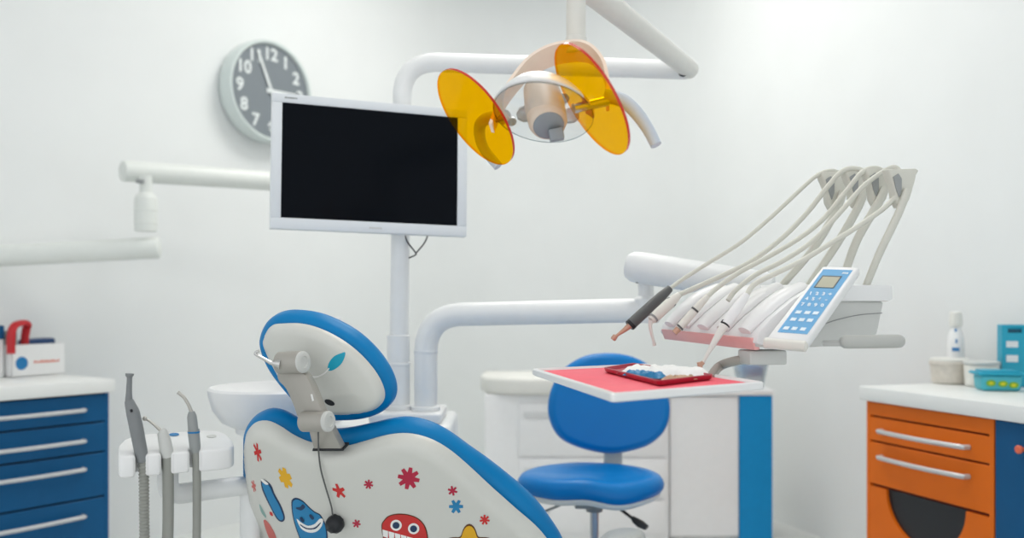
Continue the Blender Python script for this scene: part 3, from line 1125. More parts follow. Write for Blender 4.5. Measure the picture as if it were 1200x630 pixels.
# clear front shield
nS = disc_normal(636, 136, -.12, -.80, .56)
cS = P(636, 137, 1.62)
RS = 59 / F * 1.62
bm = B()
lathe(bm, cS, nS, [(0, 0), (0, RS * .35), (-.002, RS * .7), (-.006, RS)], 64)
sh = obj('clear_shield', bm, M['clear'], t, label='clear round front shield', fix=False)
bm = B()
lathe(bm, cS, nS, [(-.006, RS - .0006), (-.006, RS + .0006), (-.008, RS + .0006), (-.008, RS - .0006), (-.006, RS - .0006)], 64)
obj('shield_rim', bm, M['clearrim'], sh)
# reflector bowl above/behind the shield : a band arched over the top
def arch(name, pts, wid, mats, thick=.004, wvec=None):
    bm = B()
    sp = spline(pts, 8)
    n = len(sp)
    rows = []
    for i, p in enumerate(sp):
        d = (sp[min(i + 1, n - 1)] - sp[max(i - 1, 0)]).normalized()
        wv = (wvec - d * wvec.dot(d)).normalized()
        nn = d.cross(wv).normalized()
        ww = np.interp(i / (n - 1), np.linspace(0, 1, len(wid)), wid)
        rows.append([bm.verts.new(p + wv * s1_ * ww / 2 + nn * s2_ * thick / 2) for s1_, s2_ in ((-1, -1), (1, -1), (1, 1), (-1, 1))])
    for a, b in zip(rows, rows[1:]):
        for k in range(4):
            f = bm.faces.new([a[k], a[(k + 1) % 4], b[(k + 1) % 4], b[k]])
            f.material_index = 0
    bm.faces.new(rows[0]); bm.faces.new(rows[-1])
    return obj(name, bm, mats, t)
# outer yoke: broad band from left pivot over the top to right pivot
ya = V((.10, .80, -.42)).normalized()
arch('yoke', [P(576, 150, 1.66), P(590, 117, 1.68), P(615, 84, 1.70), P(640, 67, 1.70), P(668, 60, 1.70), P(690, 62, 1.68), P(706, 78, 1.66), P(712, 100, 1.64), P(712, 124, 1.62)], [.030, .04, .05, .055, .055, .05, .045, .036, .03], M['peach'], .006, ya)
# inner reflector shell: dome fragment above the shield
bm = B()
s_, u_, n_ = frame(nS)
upS = (UP - nS * UP.dot(nS)).normalized()
rgS = upS.cross(nS).normalized()
rows = []
for i in range(33):
    a = math.pi * (-.10 + 1.20 * i / 32)
    row = []
    for k in range(9):
        q = k / 8
        rad = RS * (1.0 - .16 * q ** 1.6)
        row.append(bm.verts.new(cS - nS * (.010 +   .030 * q * (.35 + .65 * max(0, math.sin(a)))) + rgS * (math.cos(a) * rad) + upS * (math.sin(a) * rad)))
    rows.append(row)
for a, b in zip(rows, rows[1:]):
    for k in range(8):
        bm.faces.new([a[k], a[k + 1], b[k + 1], b[k]])
ro = obj('reflector_shell', bm, M['white'], t, fix=False)
sm = ro.modifiers.new('thickness', 'SOLIDIFY'); sm.thickness = .004; sm.offset = 0
# bulb housing
h0 = P(634, 104, 1.69); h1 = P(643, 147, 1.60)
bm = B()
d = (h1 - h0)
L = d.length
lathe(bm, h0, d, [(0, 0), (0, .030), (.006, .034), (L * .5, .037), (L - .012, .035), (L - .004, .032), (L, .028)], 36)
hb = obj('bulb_housing', bm, M['lamporange'], t, label='warm toned bulb housing')
bm = B()
lathe(bm, h0 + d * (1 - .004 / L), d, [(0, 0), (0, .0275), (.004, .0275), (.006, .024), (.006, 0)], 36)
obj('housing_cap', bm, M['lampgrey'], hb)
bm = B()
box(bm, P(652, 158, 1.60), (V((.97, 0, .2)).normalized(), V((0, 1, 0)), V((-.2, 0, .97)).normalized()), (.026, .02, .022), .003, 2)
obj('switch_block', bm, M['lampgrey'], t)
for px, py, r_ in ((616, 134, .018), (669, 136, .017), (600, 143, .009), (660, 116, .012)):
    cc_ = P(px, py, 1.70)
    bm = B()
    lathe(bm, cc_, disc_normal(px, py, .1, -.5, .8), [(0, r_), (-.006, r_ * .95), (-.012, r_ * .6), (-.016, 0)], 9)
    obj('reflector_facet', bm, M['facet'], t)
# handles
bm = B()
tube(bm, [P(708, 112, 1.60), P(728, 117, 1.60), P(744, 130, 1.59), P(758, 149, 1.58), P(769, 170, 1.57)], [.0125, .0125, .0125, .011, .010], 16, 6)
obj('handle', bm, M['lamphandle'], t)
bm = B()
tube(bm, [P(592, 136, 1.72), P(570, 139, 1.80), P(562, 150, 1.85), P(566, 172, 1.86), P(584, 195, 1.85)], [.0125, .0125, .0125, .011, .010], 16, 6)
obj('handle', bm, M['lamphandle'], t)
bm = B()
tube(bm, [P(578, 140, 1.67), P(590, 136, 1.66)], .008, 12)
obj('hinge_pin', bm, M['chrome'], t)
bm = B()
tube(bm, [P(672, 127, 1.58), P(712, 118, 1.60)], .009, 12)
obj('hinge_pin', bm, M['chrome'], t)
# stem
bm = B()
st = 1.70
kk = st / F
sb = P(675, 62, st)
zz1 = P(0, -32, st).z
lathe(bm, sb, UP, [(0, 0), (0, 11.5 * kk), (.006, 12.5 * kk), (.028, 12.5 * kk), (.030, 11.5 * kk), (zz1 - sb.z, 11.5 * kk), (zz1 - sb.z, 0)], 28)
obj('stem', bm, M['offwhite'], t)
# slanted arm from stem head to the unit's lamp pole end
j1 = P(806, 80, 2.60)
j0 = V((sb.x, st, zz1)) + V((0, 0, -.012))
d = (j1 - j0).normalized()
bm = B()
side = d.cross(UP).normalized(); top_ = side.cross(d).normalized()
tube(bm, [j0 - d * .03, j0, j1 - d * .03, j1 + d * .02, j1 + d * .035], [.022, .026, .027, .027, .018], 24)
obj('slanted_arm', bm, M['offwhite'], t)
bm = B()
lathe(bm, P(800, 84.5, 2.565), V((0, -1, -.35)), [(0, 0), (0, .013), (.004, .013), (.005, .010), (.005, 0)], 20)
obj('arm_plug', bm, M['black'], t)

# ---------------------------------------------------------------- instrument console
nd = V((.483, 1.72, CAMZ - 53 / F * 1.72))          # near lower front corner
Wv = V((-.115, .42, .006))                              # console width, away from the eye
wn = Wv.normalized()
Pn = P(905, 405, 1.72)
def CP(px, py, k=0.0):         # point on the near side plane, moved k of the width away
    return onpl(px, py, Pn, wn) + Wv * k
t = thing('instrument_console', 'white instrument console with grey side, blue keypad and four hose whips at the right', 'dental console', CP(960, 405, .5))
prof = [(888, 407), (891, 394), (905, 378), (930, 356), (952, 343), (966, 351), (1040, 353), (1032, 392), (1010, 402), (960, 407)]
bm = B()
prism(bm, [CP(x, y, .02) for x, y in prof], Wv * .96, .006, 3)
obj('body', bm, M['grey'], t)
prof = [(886, 402), (889, 390), (904, 372), (930, 350), (952, 338), (975, 333), (1046, 334), (1047, 350), (1041, 353), (966, 353), (940, 364), (908, 388), (896, 405)]
bm = B()
prism(bm, [CP(x, y, 0) for x, y in prof], Wv, .004, 2)
obj('top_cover', bm, M['white'], t)
bm = B()
prism(bm, [CP(x, y, .03) for x, y in ((884, 396), (889, 396), (896, 410), (889, 411))], Wv * .94, .003, 2)
obj('front_strip', bm, M['pinkpl'], t, label='pink strip along the front edge')
bm = B()
tube(bm, [CP(x, y, -.003) for x, y in ((950, 386), (975, 376), (1005, 369), (1033, 366.5))], .0011, 6, 6)
obj('side_seam', bm, M['seam'], t)
# instrument cradles across the top
for k in (.10, .30, .50, .70, .88):
    bm = B()
    tube(bm, [CP(886, 389, k), CP(905, 370, k), CP(930, 349, k), CP(955, 336, k)], [.018, .026, .027, .020], 16, 6, flat=(1.15, .55))
    obj('instrument_cradle', bm, M['white'], t)
# front handle (grey bar)
bm = B()
g0 = P(984, 400.5, 1.66); g1 = P(1060, 399.5, 1.66)
d = (g1 - g0).normalized()
tube(bm, [g0, g0 + d * .002, g0 + d * .007, g0 + d * .014, g1 - d * .014, g1 - d * .007, g1 - d * .002, g1], [.003, .008, .0115, .0125, .0125, .0115, .008, .003], 20)
hd = obj('grip_bar', bm, M['grip'], t)
bm = B()
tube(bm, [P(965, 402, 1.70), P(990, 402, 1.665)], .006, 10)
obj('grip_bracket', bm, M['grey'], t)
# keypad
kBL, kTL = P(911, 389, 1.665), P(965, 315.5, 1.745)
kBR = P(946, 391.5, 1.635)
ku = (kBR - kBL); kv = (kTL - kBL)
kn = ku.cross(kv).normalized()
if kn.y > 0: kn = -kn
def KP(a, b, h=0.0):
    return kBL + ku * a + kv * b + kn * h
kf = thing  # noqa
bm = B()
fr = [KP(-.22, -.10), KP(1.16, -.10), KP(1.14, 1.06), KP(-.12, 1.06)]
prism(bm, fr, -kn * .020, .004, 3)
kb = obj('keypad', bm, M['white'], t)
bm = B()
tube(bm, [KP(-.30, -.115, -.010), KP(-.26, -.115, -.010), KP(1.10, -.115, -.010), KP(1.16, -.115, -.010)], [.006, .0105, .0105, .006], 16)
obj('keypad_foot', bm, M['bone'], kb)
bm = B()
prism(bm, [KP(0, 0, .0001), KP(1, 0, .0001), KP(1, 1, .0001), KP(0, 1, .0001)], kn * .0006)
obj('keypad_panel', bm, M['keyblue'], kb, label='light blue keypad panel')
bm = B()
prism(bm, [KP(.13, .70, .0008), KP(.80, .70, .0008), KP(.80, .895, .0008), KP(.13, .895, .0008)], kn * .0006)
sc_ = obj('display_frame', bm, M['lcdframe'], kb)
bm = B()
prism(bm, [KP(.18, .705, .0015), KP(.77, .705, .0015), KP(.77, .875, .0015), KP(.18, .875, .0015)], kn * .0003)
obj('display', bm, M['lcd'], kb, label='olive display window')
def key(bm, a, b, wa, wb):
    prism(bm, [KP(a - wa, b - wb, .0008), KP(a + wa, b - wb, .0008), KP(a + wa, b + wb, .0008), KP(a - wa, b + wb, .0008)], kn * .0006)
ks, kt = ku.normalized(), kv.normalized()
rowsK = [(.605, ('1', '2', '3', '+'), .0115), (.520, ('4', '5', '6', '-'), .0115), (.430, ('7', '8', '9', '0'), .0115)]
for b_, chs, sz in rowsK:
    for a_, ch in zip((.17, .39, .61, .83), chs):
        bm = B()
        text_bm(bm, ch, KP(a_, b_, .0012), ks, (kt - ks * kt.dot(ks)).normalized(), sz, .0002, bold=.0004)
        obj('key', bm, M['keywhite'], kb, fix=False)
for b_, aa, wa in ((.31, (.22, .52, .80), .09), (.20, (.22, .50, .78), .09), (.065, (.20, .47, .76), .085)):
    for a_ in aa:
        bm = B()
        key(bm, a_, b_, wa, .022)
        obj('key', bm, M['keywhite'], kb)
bm = B()
for a_ in (.76, .83, .90):
    key(bm, a_, .945, .028, .012)
obj('brand_mark', bm, M['keywhite'], kb)
# hose whips
whips = [  # base px, top px, k
    ((1014, 334), (1030, 298), (1052, 252), (1064, 222), (1071, 197), .06),
    ((986, 318), (1004, 282), (1028, 240), (1038, 220), (1044, 196), .34),
    ((960, 322), (978, 290), (1004, 246), (1014, 222), (1020, 197), .62),
    ((938, 322), (954, 290), (980, 246), (988, 225), (992, 200), .88)]
WY = [1.78, 1.87, 1.96, 2.05]
for (b0_, b1_, b2_, b3_, b4_, k), yy in zip(whips, WY):
    bm = B()
    kk_ = yy / F
    best = min((abs(600 + F * CP(xx, 336, k).x / CP(xx, 336, k).y - b0_[0]), xx) for xx in range(960, 1040, 2))[1]
    sp = spline([CP(best, 337, k), P(*b1_, yy), P(*b2_, yy), P(*b3_, yy)], 6)
    tube(bm, sp, [5.0 * kk_, 5.2 * kk_, 5.4 * kk_, 5.4 * kk_], 12, flat=(1.0, .8))
    wp = obj('hose_whip', bm, M['hosewhite'], t)
    bm = B()
    x, y = b4_
    hp = [(x + 4, y), (x - 30, y + 1), (x - 27, y + 10), (x - 22, y + 22), (x - 20, y + 38), (x - 15, y + 47), (x - 5, y + 38), (x + 2, y + 14)]
    prism(bm, [P(a, b, yy + .004) for a, b in hp], V((-.008, .018, 0)), .003, 2)
    obj('whip_head', bm, M['hosewhite'], wp)
    bm = B()
    ho = [(x - 24, y + 10), (x - 18, y + 6), (x - 14, y + 12), (x - 14, y + 26), (x - 17, y + 34), (x - 20, y + 26)]
    prism(bm, [P(a, b, yy + .001) for a, b in ho], V((0, .004, 0)), .0005, 1)
    obj('head_opening', bm, M['midgrey'], wp)
# drop arm block under console
bm = B()
box(bm, P(893, 418, 1.78), (V((.98, .15, 0)).normalized(), V((-.15, .98, 0)).normalized(), UP), (.078, .06, .028), .004, 2)
obj('under_block', bm, M['grey'], t)

# instruments
def instrument(name, label, cat, a, b, r, bodymat, rprof, hose, hr, hmat, extra, group=None):
    """body from a (hose end) to b (tip end); rprof radii along"""
    tt_ = thing(name, label, cat, b, 'handpieces on the console')
    bm = B()
    n = len(rprof)
    tube(bm, [a.lerp(b, i / (n - 1)) for i in range(n)], rprof, 18)
    bo = obj('handle_body', bm, bodymat, tt_)
    bm = B()
    tube(bm, hose, hr, 12, 10)
    obj('hose', bm, hmat, tt_)
    extra(tt_, bo)
    return tt_

G1 = None
# 1: dark grey polishing handpiece
def ex1(tt_, bo):
    bm = B()
    tube(bm, [P(738.5, 381, 2.0), P(731, 387, 2.0), P(724, 392, 2.0), P(720, 395, 2.0)], [.0075, .0052, .0034, .0034], 14)
    tube(bm, [P(721.5, 393, 2.0), P(719, 396.5, 2.0), P(718, 398, 2.0)], [.0058, .0066, .0052], 14)
    obj('tip', bm, M['copper'], tt_)
    bm = B()
    tube(bm, [P(741, 378.5, 2.0), P(738, 381.3, 2.0)], .0128, 18)
    obj('collar', bm, M['black'], tt_)
a, b = P(785, 338, 2.04), P(738, 381, 2.0)
instrument('dental_handpiece', 'dark grey handpiece with copper tip, farthest left of the console instruments', 'dental instrument', a, b, .012, M['darkgrey'],
           [.0085, .0115, .0122, .0125, .0128, .0128], [a, P(800, 327, 2.05), P(830, 308, 2.06), P(868, 284, 2.06), P(905, 253, 2.06), P(938, 222, 2.06), P(958, 205, 2.06), P(974, 200, 2.06), P(988, 204, 2.06)], .0048, M['hosewhite'], ex1)
def ex2(tt_, bo):
    bm = B()
    tube(bm, [P(763, 375, 1.93), P(762, 382, 1.93), P(764, 392, 1.93), P(767, 403, 1.93)], [.006, .0042, .0032, .003], 12, 5)
    lathe(bm, P(766.5, 402, 1.93), V((.1, 0, -1)), [(0, .0045), (.005, .0045), (.006, 0)], 14)
    obj('tip', bm, M['offwhite'], tt_)
    bm = B()
    tube(bm, [P(787, 353, 1.947), P(785, 355, 1.945)], .0124, 18)
    tube(bm, [P(766.5, 371.5, 1.932), P(765, 373, 1.931)], .0116, 18)
    obj('ring', bm, M['seam'], tt_)
a, b = P(796, 345, 1.95), P(763, 375, 1.93)
instrument('dental_handpiece', 'white handpiece with a thin bent-down tip, second from the left on the console', 'dental instrument', a, b, .012, M['bone'],
           [.007, .0105, .0122, .0120, .0118, .009], [a, P(812, 338, 1.96), P(850, 321, 1.96), P(880, 306, 1.96), P(915, 280, 1.965), P(945, 250, 1.965), P(972, 216, 1.965), P(988, 200, 1.965), P(1006, 198, 1.965), P(1018, 206, 1.965)], .0056, M['hosewhite'], ex2)
def ex3(tt_, bo):
    bm = B()
    tube(bm, [P(795, 385, 1.85), P(790, 390, 1.85)], [.007, .006], 14)
    obj('tip', bm, M['copper'], tt_)
    bm = B()
    tube(bm, [P(797.5, 382.5, 1.85), P(796, 384, 1.85)], .0082, 16)
    tube(bm, [P(815, 362, 1.86), P(813.5, 363.7, 1.86)], .0086, 16)
    obj('ring', bm, M['darkgrey'], tt_)
a, b = P(829, 347, 1.87), P(795, 385, 1.85)
instrument('dental_handpiece', 'slim white handpiece with a short blunt copper end, third from the left on the console', 'dental instrument', a, b, .009, M['bone'],
           [.006, .0075, .0082, .0085, .0085, .0078], [a, P(843, 335, 1.88), P(868, 318, 1.88), P(905, 298, 1.88), P(938, 278, 1.88), P(965, 256, 1.88), P(990, 226, 1.88), P(1010, 202, 1.88), P(1026, 197, 1.88), P(1040, 203, 1.88)], .0052, M['hosewhite'], ex3)
def ex4(tt_, bo):
    bm = B()
    tube(bm, [P(849, 381, 1.76), P(838, 399, 1.755), P(827, 418, 1.75), P(823, 426, 1.75)], [.0088, .0062, .0035, .003], 16)
    obj('cone', bm, M['offwhite'], tt_)
    bm = B()
    tube(bm, [P(824, 424, 1.75), P(820, 429, 1.75)], .0042, 12)
    tube(bm, [P(819.5, 424, 1.75), P(821, 432, 1.75)], [.0052, .0046], 12)
    tube(bm, [P(820.5, 431, 1.75), P(821, 435, 1.75)], .0014, 8)
    obj('head', bm, M['copper'], tt_)
    bm = B()
    tube(bm, [P(851.5, 377.5, 1.762), P(849.5, 380.5, 1.761)], .0100, 18)
    obj('ring', bm, M['black'], tt_)
a, b = P(875, 345, 1.78), P(850, 380, 1.76)
instrument('dental_handpiece', 'white and steel handpiece with a long tapering nose, pointing down at the red tray', 'dental instrument', a, b, .01, M['white'],
           [.007, .009, .0102, .0106, .0104, .0096], [a, P(884, 333, 1.79), P(905, 322, 1.79), P(940, 305, 1.79), P(975, 284, 1.79), P(1010, 262, 1.79), P(1040, 240, 1.79), P(1062, 216, 1.79), P(1073, 199, 1.79)], .0052, M['hosewhite'], ex4)
# loose hose lying between, ending in the cradle
bm = B()
tube(bm, [P(853, 352, 1.84), P(862, 340, 1.845), P(885, 322, 1.85), P(920, 304, 1.85), P(955, 280, 1.85), P(985, 248, 1.85), P(1012, 218, 1.85), P(1035, 201, 1.85), P(1048, 196, 1.845), P(1056, 202, 1.84)], .0052, 12, 10)
obj('instrument_hose', bm, M['hosewhite'], label='ivory hose between the blunt handpiece and the long-nosed one, lying in the console', cat='hose')

# ---------------------------------------------------------------- tray table
zt_ = CAMZ - .138
def TY(px, py):     # point on the tray plane
    Y = (CAMZ - zt_) * F / (py - HZ)
    return P(px, py, Y)
tc = [TY(623, 431.5), TY(757, 425.5), TY(897, 447), TY(717, 461)]
cen = sum(tc, V()) / 4
t = thing('instrument_tray', 'white rimmed tray with a pink liner on a bent arm below the console', 'tray', cen - UP * .02)
tu = ((tc[2] - tc[3]) + (tc[1] - tc[0])).normalized()
tv = ((tc[0] - tc[3]) + (tc[1] - tc[2])).normalized()
def rrect(pts, r, n=5):
    out = []
    m = len(pts)
    for i in range(m):
        a, b, c = pts[i - 1], pts[i], pts[(i + 1) % m]
        p1 = b + (a - b).normalized() * r
        p2 = b + (c - b).normalized() * r
        for k in range(n + 1):
            q = k / n
            out.append(p1 * (1 - q) ** 2 + b * 2 * q * (1 - q) + p2 * q * q)
    return out
def shrink(pts, d):
    c = sum(pts, V()) / len(pts)
    out = []
    m = len(pts)
    for i in range(m):
        e1 = (pts[i] - pts[i - 1]).normalized(); e2 = (pts[(i + 1) % m] - pts[i]).normalized()
        n1 = UP.cross(e1); n2 = UP.cross(e2)
        if n1.dot(c - pts[i]) < 0: n1 = -n1; n2 = -n2
        out.append(pts[i] + (n1 + n2) * (d / (1 + n1.dot(n2))))
    return out
def trayshape(bm, corners, r, prof, floor=True, mi=0):
    """prof list of (inset, z offset): ring sequence from outer bottom to inner floor"""
    rings = []
    for ins, dz_ in prof:
        rg = rrect(shrink(corners, ins), max(.002, r - ins * .5))
        rings.append([bm.verts.new(p + UP * dz_) for p in rg])
    m = len(rings[0])
    for a, b in zip(rings, rings[1:]):
        for i in range(m):
            bm.faces.new([a[i], a[(i + 1) % m], b[(i + 1) % m], b[i]]).material_index = mi
    bm.faces.new(rings[0]).material_index = mi
    bm.faces.new(rings[-1]).material_index = mi
bm = B()
trayshape(bm, tc, .012, [(.004, -.0145), (0, -.012), (0, -.002), (.002, 0), (.010, 0), (.012, -.002), (.014, -.006)])
obj('tray_body', bm, M['white'], t)
bm = B()
lc = shrink(tc, .016)
trayshape(bm, lc, .01, [(0, -.0058), (0, -.0045), (.0005, -.004)])
obj('liner', bm, M['pink'], t, label='pink tray liner')
bm = B()
back = (tc[1] + tc[2] * 2) / 3 - UP * .010
tube(bm, [TY(832, 439) - UP * .006, P(842, 430, 1.83), P(856, 424, 1.81), P(880, 420, 1.79), P(905, 419, 1.78)], .0095, 14, 6, flat=(1, 1))
obj('arm', bm, M['bracket'], t)

# red tray + contents
zl = -.0035
rc = [TY(707, 434), TY(742, 428.5), TY(837, 442.5), TY(772, 450.5)]
rc = [p + UP * (zl + .010) for p in rc]
# resting on liner
rc = [V((p.x, p.y, zt_ - .0035)) for p in rc]
bm = B()
trayshape(bm, rc, .012, [(.006, 0), (.002, .003), (0, .009), (.0005, .0105), (.004, .0105), (.005, .009), (.008, .0035)])
obj('small_tray', bm, M['red'], label='small dark red tray lying on the pink liner', cat='tray')
zi = zt_ + .0005
def crumple(name, px0, px1, py, wdt, hgt, m, label, cat, zoff=0.0, seed=1, dy=0.0):
    rnd = random.Random(seed)
    a = TY(px0, py); b = TY(px1, py + dy)
    d = (b - a); L = d.length; d.normalize(); d.z = 0; d.normalize()
    w2 = V((-d.y, d.x, 0))
    bm = B()
    nx, ny = 22, 8
    g = []
    for i in range(nx + 1):
        r_ = []
        for j in range(ny + 1):
            x, y = i / nx, j / ny
            e = min(1, min(x, 1 - x) * 9) * min(1, min(y, 1 - y) * 5)
            h = hgt * e * (.45 + .55 * rnd.random())
            r_.append(bm.verts.new(V((a.x, a.y, zi + zoff)) + d * (L * x + rnd.uniform(-.002, .002)) + w2 * (wdt * y + rnd.uniform(-.002, .002)) + UP * h))
        g.append(r_)
    for i in range(nx):
        for j in range(ny):
            bm.faces.new([g[i][j], g[i + 1][j], g[i + 1][j + 1], g[i][j + 1]])
    ext = bmesh.ops.extrude_face_region(bm, geom=list(bm.faces))
    for el in ext['geom']:
        if isinstance(el, bmesh.types.BMVert):
            el.co.z = zi + zoff
    return obj(name, bm, m, label=label, cat=cat, sharp=60)
crumple('gauze_pack', 722, 818, 438.0, .075, .018, M['tissue'], 'crumpled white gauze pack on the small red tray', 'gauze', .001, 3, 5.0)
crumple('sterile_pouch', 728, 772, 440.2, .030, .012, M['pouchblue'], 'shiny blue pouch in front of the white gauze on the red tray', 'pouch', .001, 5, 4.4)
crumple('sterile_pouch', 779, 818, 446.2, .016, .009, M['pouchtan'], 'tan paper pouch in front of the white gauze on the red tray', 'pouch', .001, 6, -1.0)

# ---------------------------------------------------------------- operator stool
YS = 2.92
cs = P(692, 575, YS)
t = thing('operator_stool', 'bright blue swivel stool with oval backrest and saddle seat, behind the tray', 'stool', V((cs.x, cs.y, 0)))
ks_ = YS / F
RX, RY = 86 * ks_, .165
bm = B()
zc_ = P(0, 559, YS).z
def seat_pt(r, a, top):
    x, y = r * math.cos(a), r * math.sin(a)
    # saddle: front (toward the eye, -y) raised in the middle, lobes either side, rear rim lifted
    s = .5 * (1 - math.cos(2 * math.pi * min(1, abs(x) * 1.0)))
    sad = .020 * (abs(x) ** 1.5) * (1 - .3 * max(0, y))
    front = max(0, -y)
    z = .010 * max(0, y) - .018 * front * math.exp(-((x - .40) / .42) ** 2) - .004 * front * math.exp(-((x + .5) / .3) ** 2) + .007 * math.exp(-((x + .12) / .26) ** 2) * (.2 + front)
    lob = 1 + .05 * abs(math.cos(a)) ** 2
    return V((cs.x + x * RX * lob / 1.05, YS + y * RY, zc_ + z))
rings = []
NA = 72
for r, h in [(0, .008), (.3, .010), (.55, .014), (.75, .017), (.88, .014), (.95, .006), (.985, -.006), (1.0, -.018), (.992, -.030), (.965, -.040), (.92, -.046)]:
    if r == 0:
        rings.append([bm.verts.new(seat_pt(0, 0, 1) + UP * h)])
    else:
        rings.append([bm.verts.new(seat_pt(r, a, 1) + UP * h) for a in np.linspace(0, 2 * math.pi, NA, endpoint=False)])
for a_, b_ in zip(rings, rings[1:]):
    for k in range(NA):
        vs2 = [a_[k % len(a_)], a_[(k + 1) % len(a_)], b_[(k + 1) % NA], b_[k]]
        vs2 = [v for i, v in enumerate(vs2) if v not in vs2[:i]]
        bm.faces.new(vs2)
bm.faces.new(rings[-1])
obj('seat', bm, M['stoolblue'], t)
bm = B()
rings = []
for r, h in [(.955, -.043), (.95, -.052), (.90, -.062), (.6, -.072), (.25, -.076)]:
    rings.append([bm.verts.new(seat_pt(r, a, 1) + UP * h) for a in np.linspace(0, 2 * math.pi, NA, endpoint=False)])
for a_, b_ in zip(rings, rings[1:]):
    for k in range(NA):
        bm.faces.new([a_[k], a_[(k + 1) % NA], b_[(k + 1) % NA], b_[k]])
bm.faces.new(rings[-1]); bm.faces.new(rings[0])
obj('seat_shell', bm, M['offwhite'], t)
# backrest
YBk = 3.12
nb = V((.03, -1, .10)).normalized()
pb = closed2d(to_plane([(642, 480), (646, 455), (660, 432), (685, 417), (714, 413.5), (742, 418), (766, 432), (780, 455), (785, 481), (778, 505), (760, 521), (735, 529), (712, 531), (688, 527), (662, 517), (648, 502)], P(714, 475, YBk), nb), 120)
bm = B()
pillow(bm, pb, P(714, 475, YBk), nb, .03, .03, .029)
obj('backrest', bm, M['stoolblue'], t)
bm = B()
zs_ = zc_ - .085
box(bm, V((P(720, 0, YBk).x, YBk - .07, zs_)), AX, (.065, .21, .012), .004, 2)
zt2_ = P(0, 495, YBk).z
box(bm, V((P(720, 0, YBk).x, YBk + .045, (zs_ - .006 + zt2_) / 2)), AX, (.065, .014, zt2_ - zs_ + .006), .004, 2)
obj('back_bracket', bm, M['grey'], t)
bm = B()
box(bm, V((cs.x + .01, YS, zc_ - .082)), AX, (.13, .13, .014), .004, 2)
lathe(bm, V((cs.x + .012, YS, zc_ - .088)), -UP, [(0, 0), (0, .030), (.022, .027), (.022, 0)], 24)
obj('seat_plate', bm, M['midgrey'], t)
bm = B()
lathe(bm, V((cs.x + .012, YS, zc_ - .110)), -UP, [(0, 0), (0, .0145), (.20, .0145), (.20, .024), (.38, .026), (.38, 0)], 24)
obj('gas_column', bm, M['steel'], t)
bm = B()
tube(bm, [P(716, 591, YS - .03), P(728, 597, YS - .05), P(745, 610, YS - .08)], .005, 10)
tube(bm, [P(741, 605, YS - .075), P(744, 609, YS - .08), P(751, 614, YS - .09), P(758, 618, YS - .1)], [.006, .014, .018, .012], 14, 4, flat=(1.2, .6))
obj('lever', bm, M['black'], t)
bm = B()
tube(bm, [P(664, 587, YS - .03), P(655, 592, YS - .05), P(640, 598, YS - .07), P(632, 600, YS - .08)], .004, 10, 4)
obj('lever', bm, M['midgrey'], t)
for i in range(5):
    a = math.radians(72 * i + 20)
    d = V((math.cos(a), math.sin(a), 0))
    o = V((cs.x + .012, YS, 0))
    bm = B()
    tube(bm, [o + UP * .10, o + d * .10 + UP * .095, o + d * .22 + UP * .068], [.022, .018, .012], 12)
    lg = obj('leg', bm, M['steel'], t)
    bm = B()
    lathe(bm, o + d * .22 + UP * .026 + d.cross(UP) * -.014, d.cross(UP), [(0, 0), (0, .024), (.004, .026), (.024, .026), (.028, .024), (.028, 0)], 20)
    tube(bm, [o + d * .22 + UP * .04, o + d * .22 + UP * .068], .008, 10)
    obj('caster', bm, M['black'], lg)

# ---------------------------------------------------------------- dental chair
chair = thing('dental_chair', 'reclined blue and white dental chair with cartoon stickers, seen from behind', 'dental chair', V((.12, 2.35, 0)))
t = chair
# ---- back
P0 = P(420, 560, 1.97); nb = V((-.26, -.80, -.50)).normalized()
shell_px = [(287, 520), (290, 505), (299, 497), (312, 496), (326, 502), (343, 513), (362, 521), (384, 525), (405, 525), (428, 519), (450, 513), (471, 510.5), (490, 513), (509, 520), (528, 532), (548, 549), (575, 574), (602, 598), (632, 625), (655, 658), (668, 690), (660, 730), (630, 755), (540, 770), (430, 772), (360, 765), (325, 735), (312, 690), (303, 645), (293, 590), (288, 550)]
poly = closed2d(to_plane(shell_px, P0, nb), 260)
def hback(p, d):
    rf = .030
    x = np.clip(d / rf, 0, 1)
    f = rf * np.sqrt(1 - (1 - x) ** 2) * .85
    # wide roll-off toward the left edge
    lx = (p[:, 0] - poly[:, 0].min())
    roll = -.045 * np.clip(1 - lx / .13, 0, 1) ** 2
    return f + roll
u_, v_, n_ = plane_axes(nb)
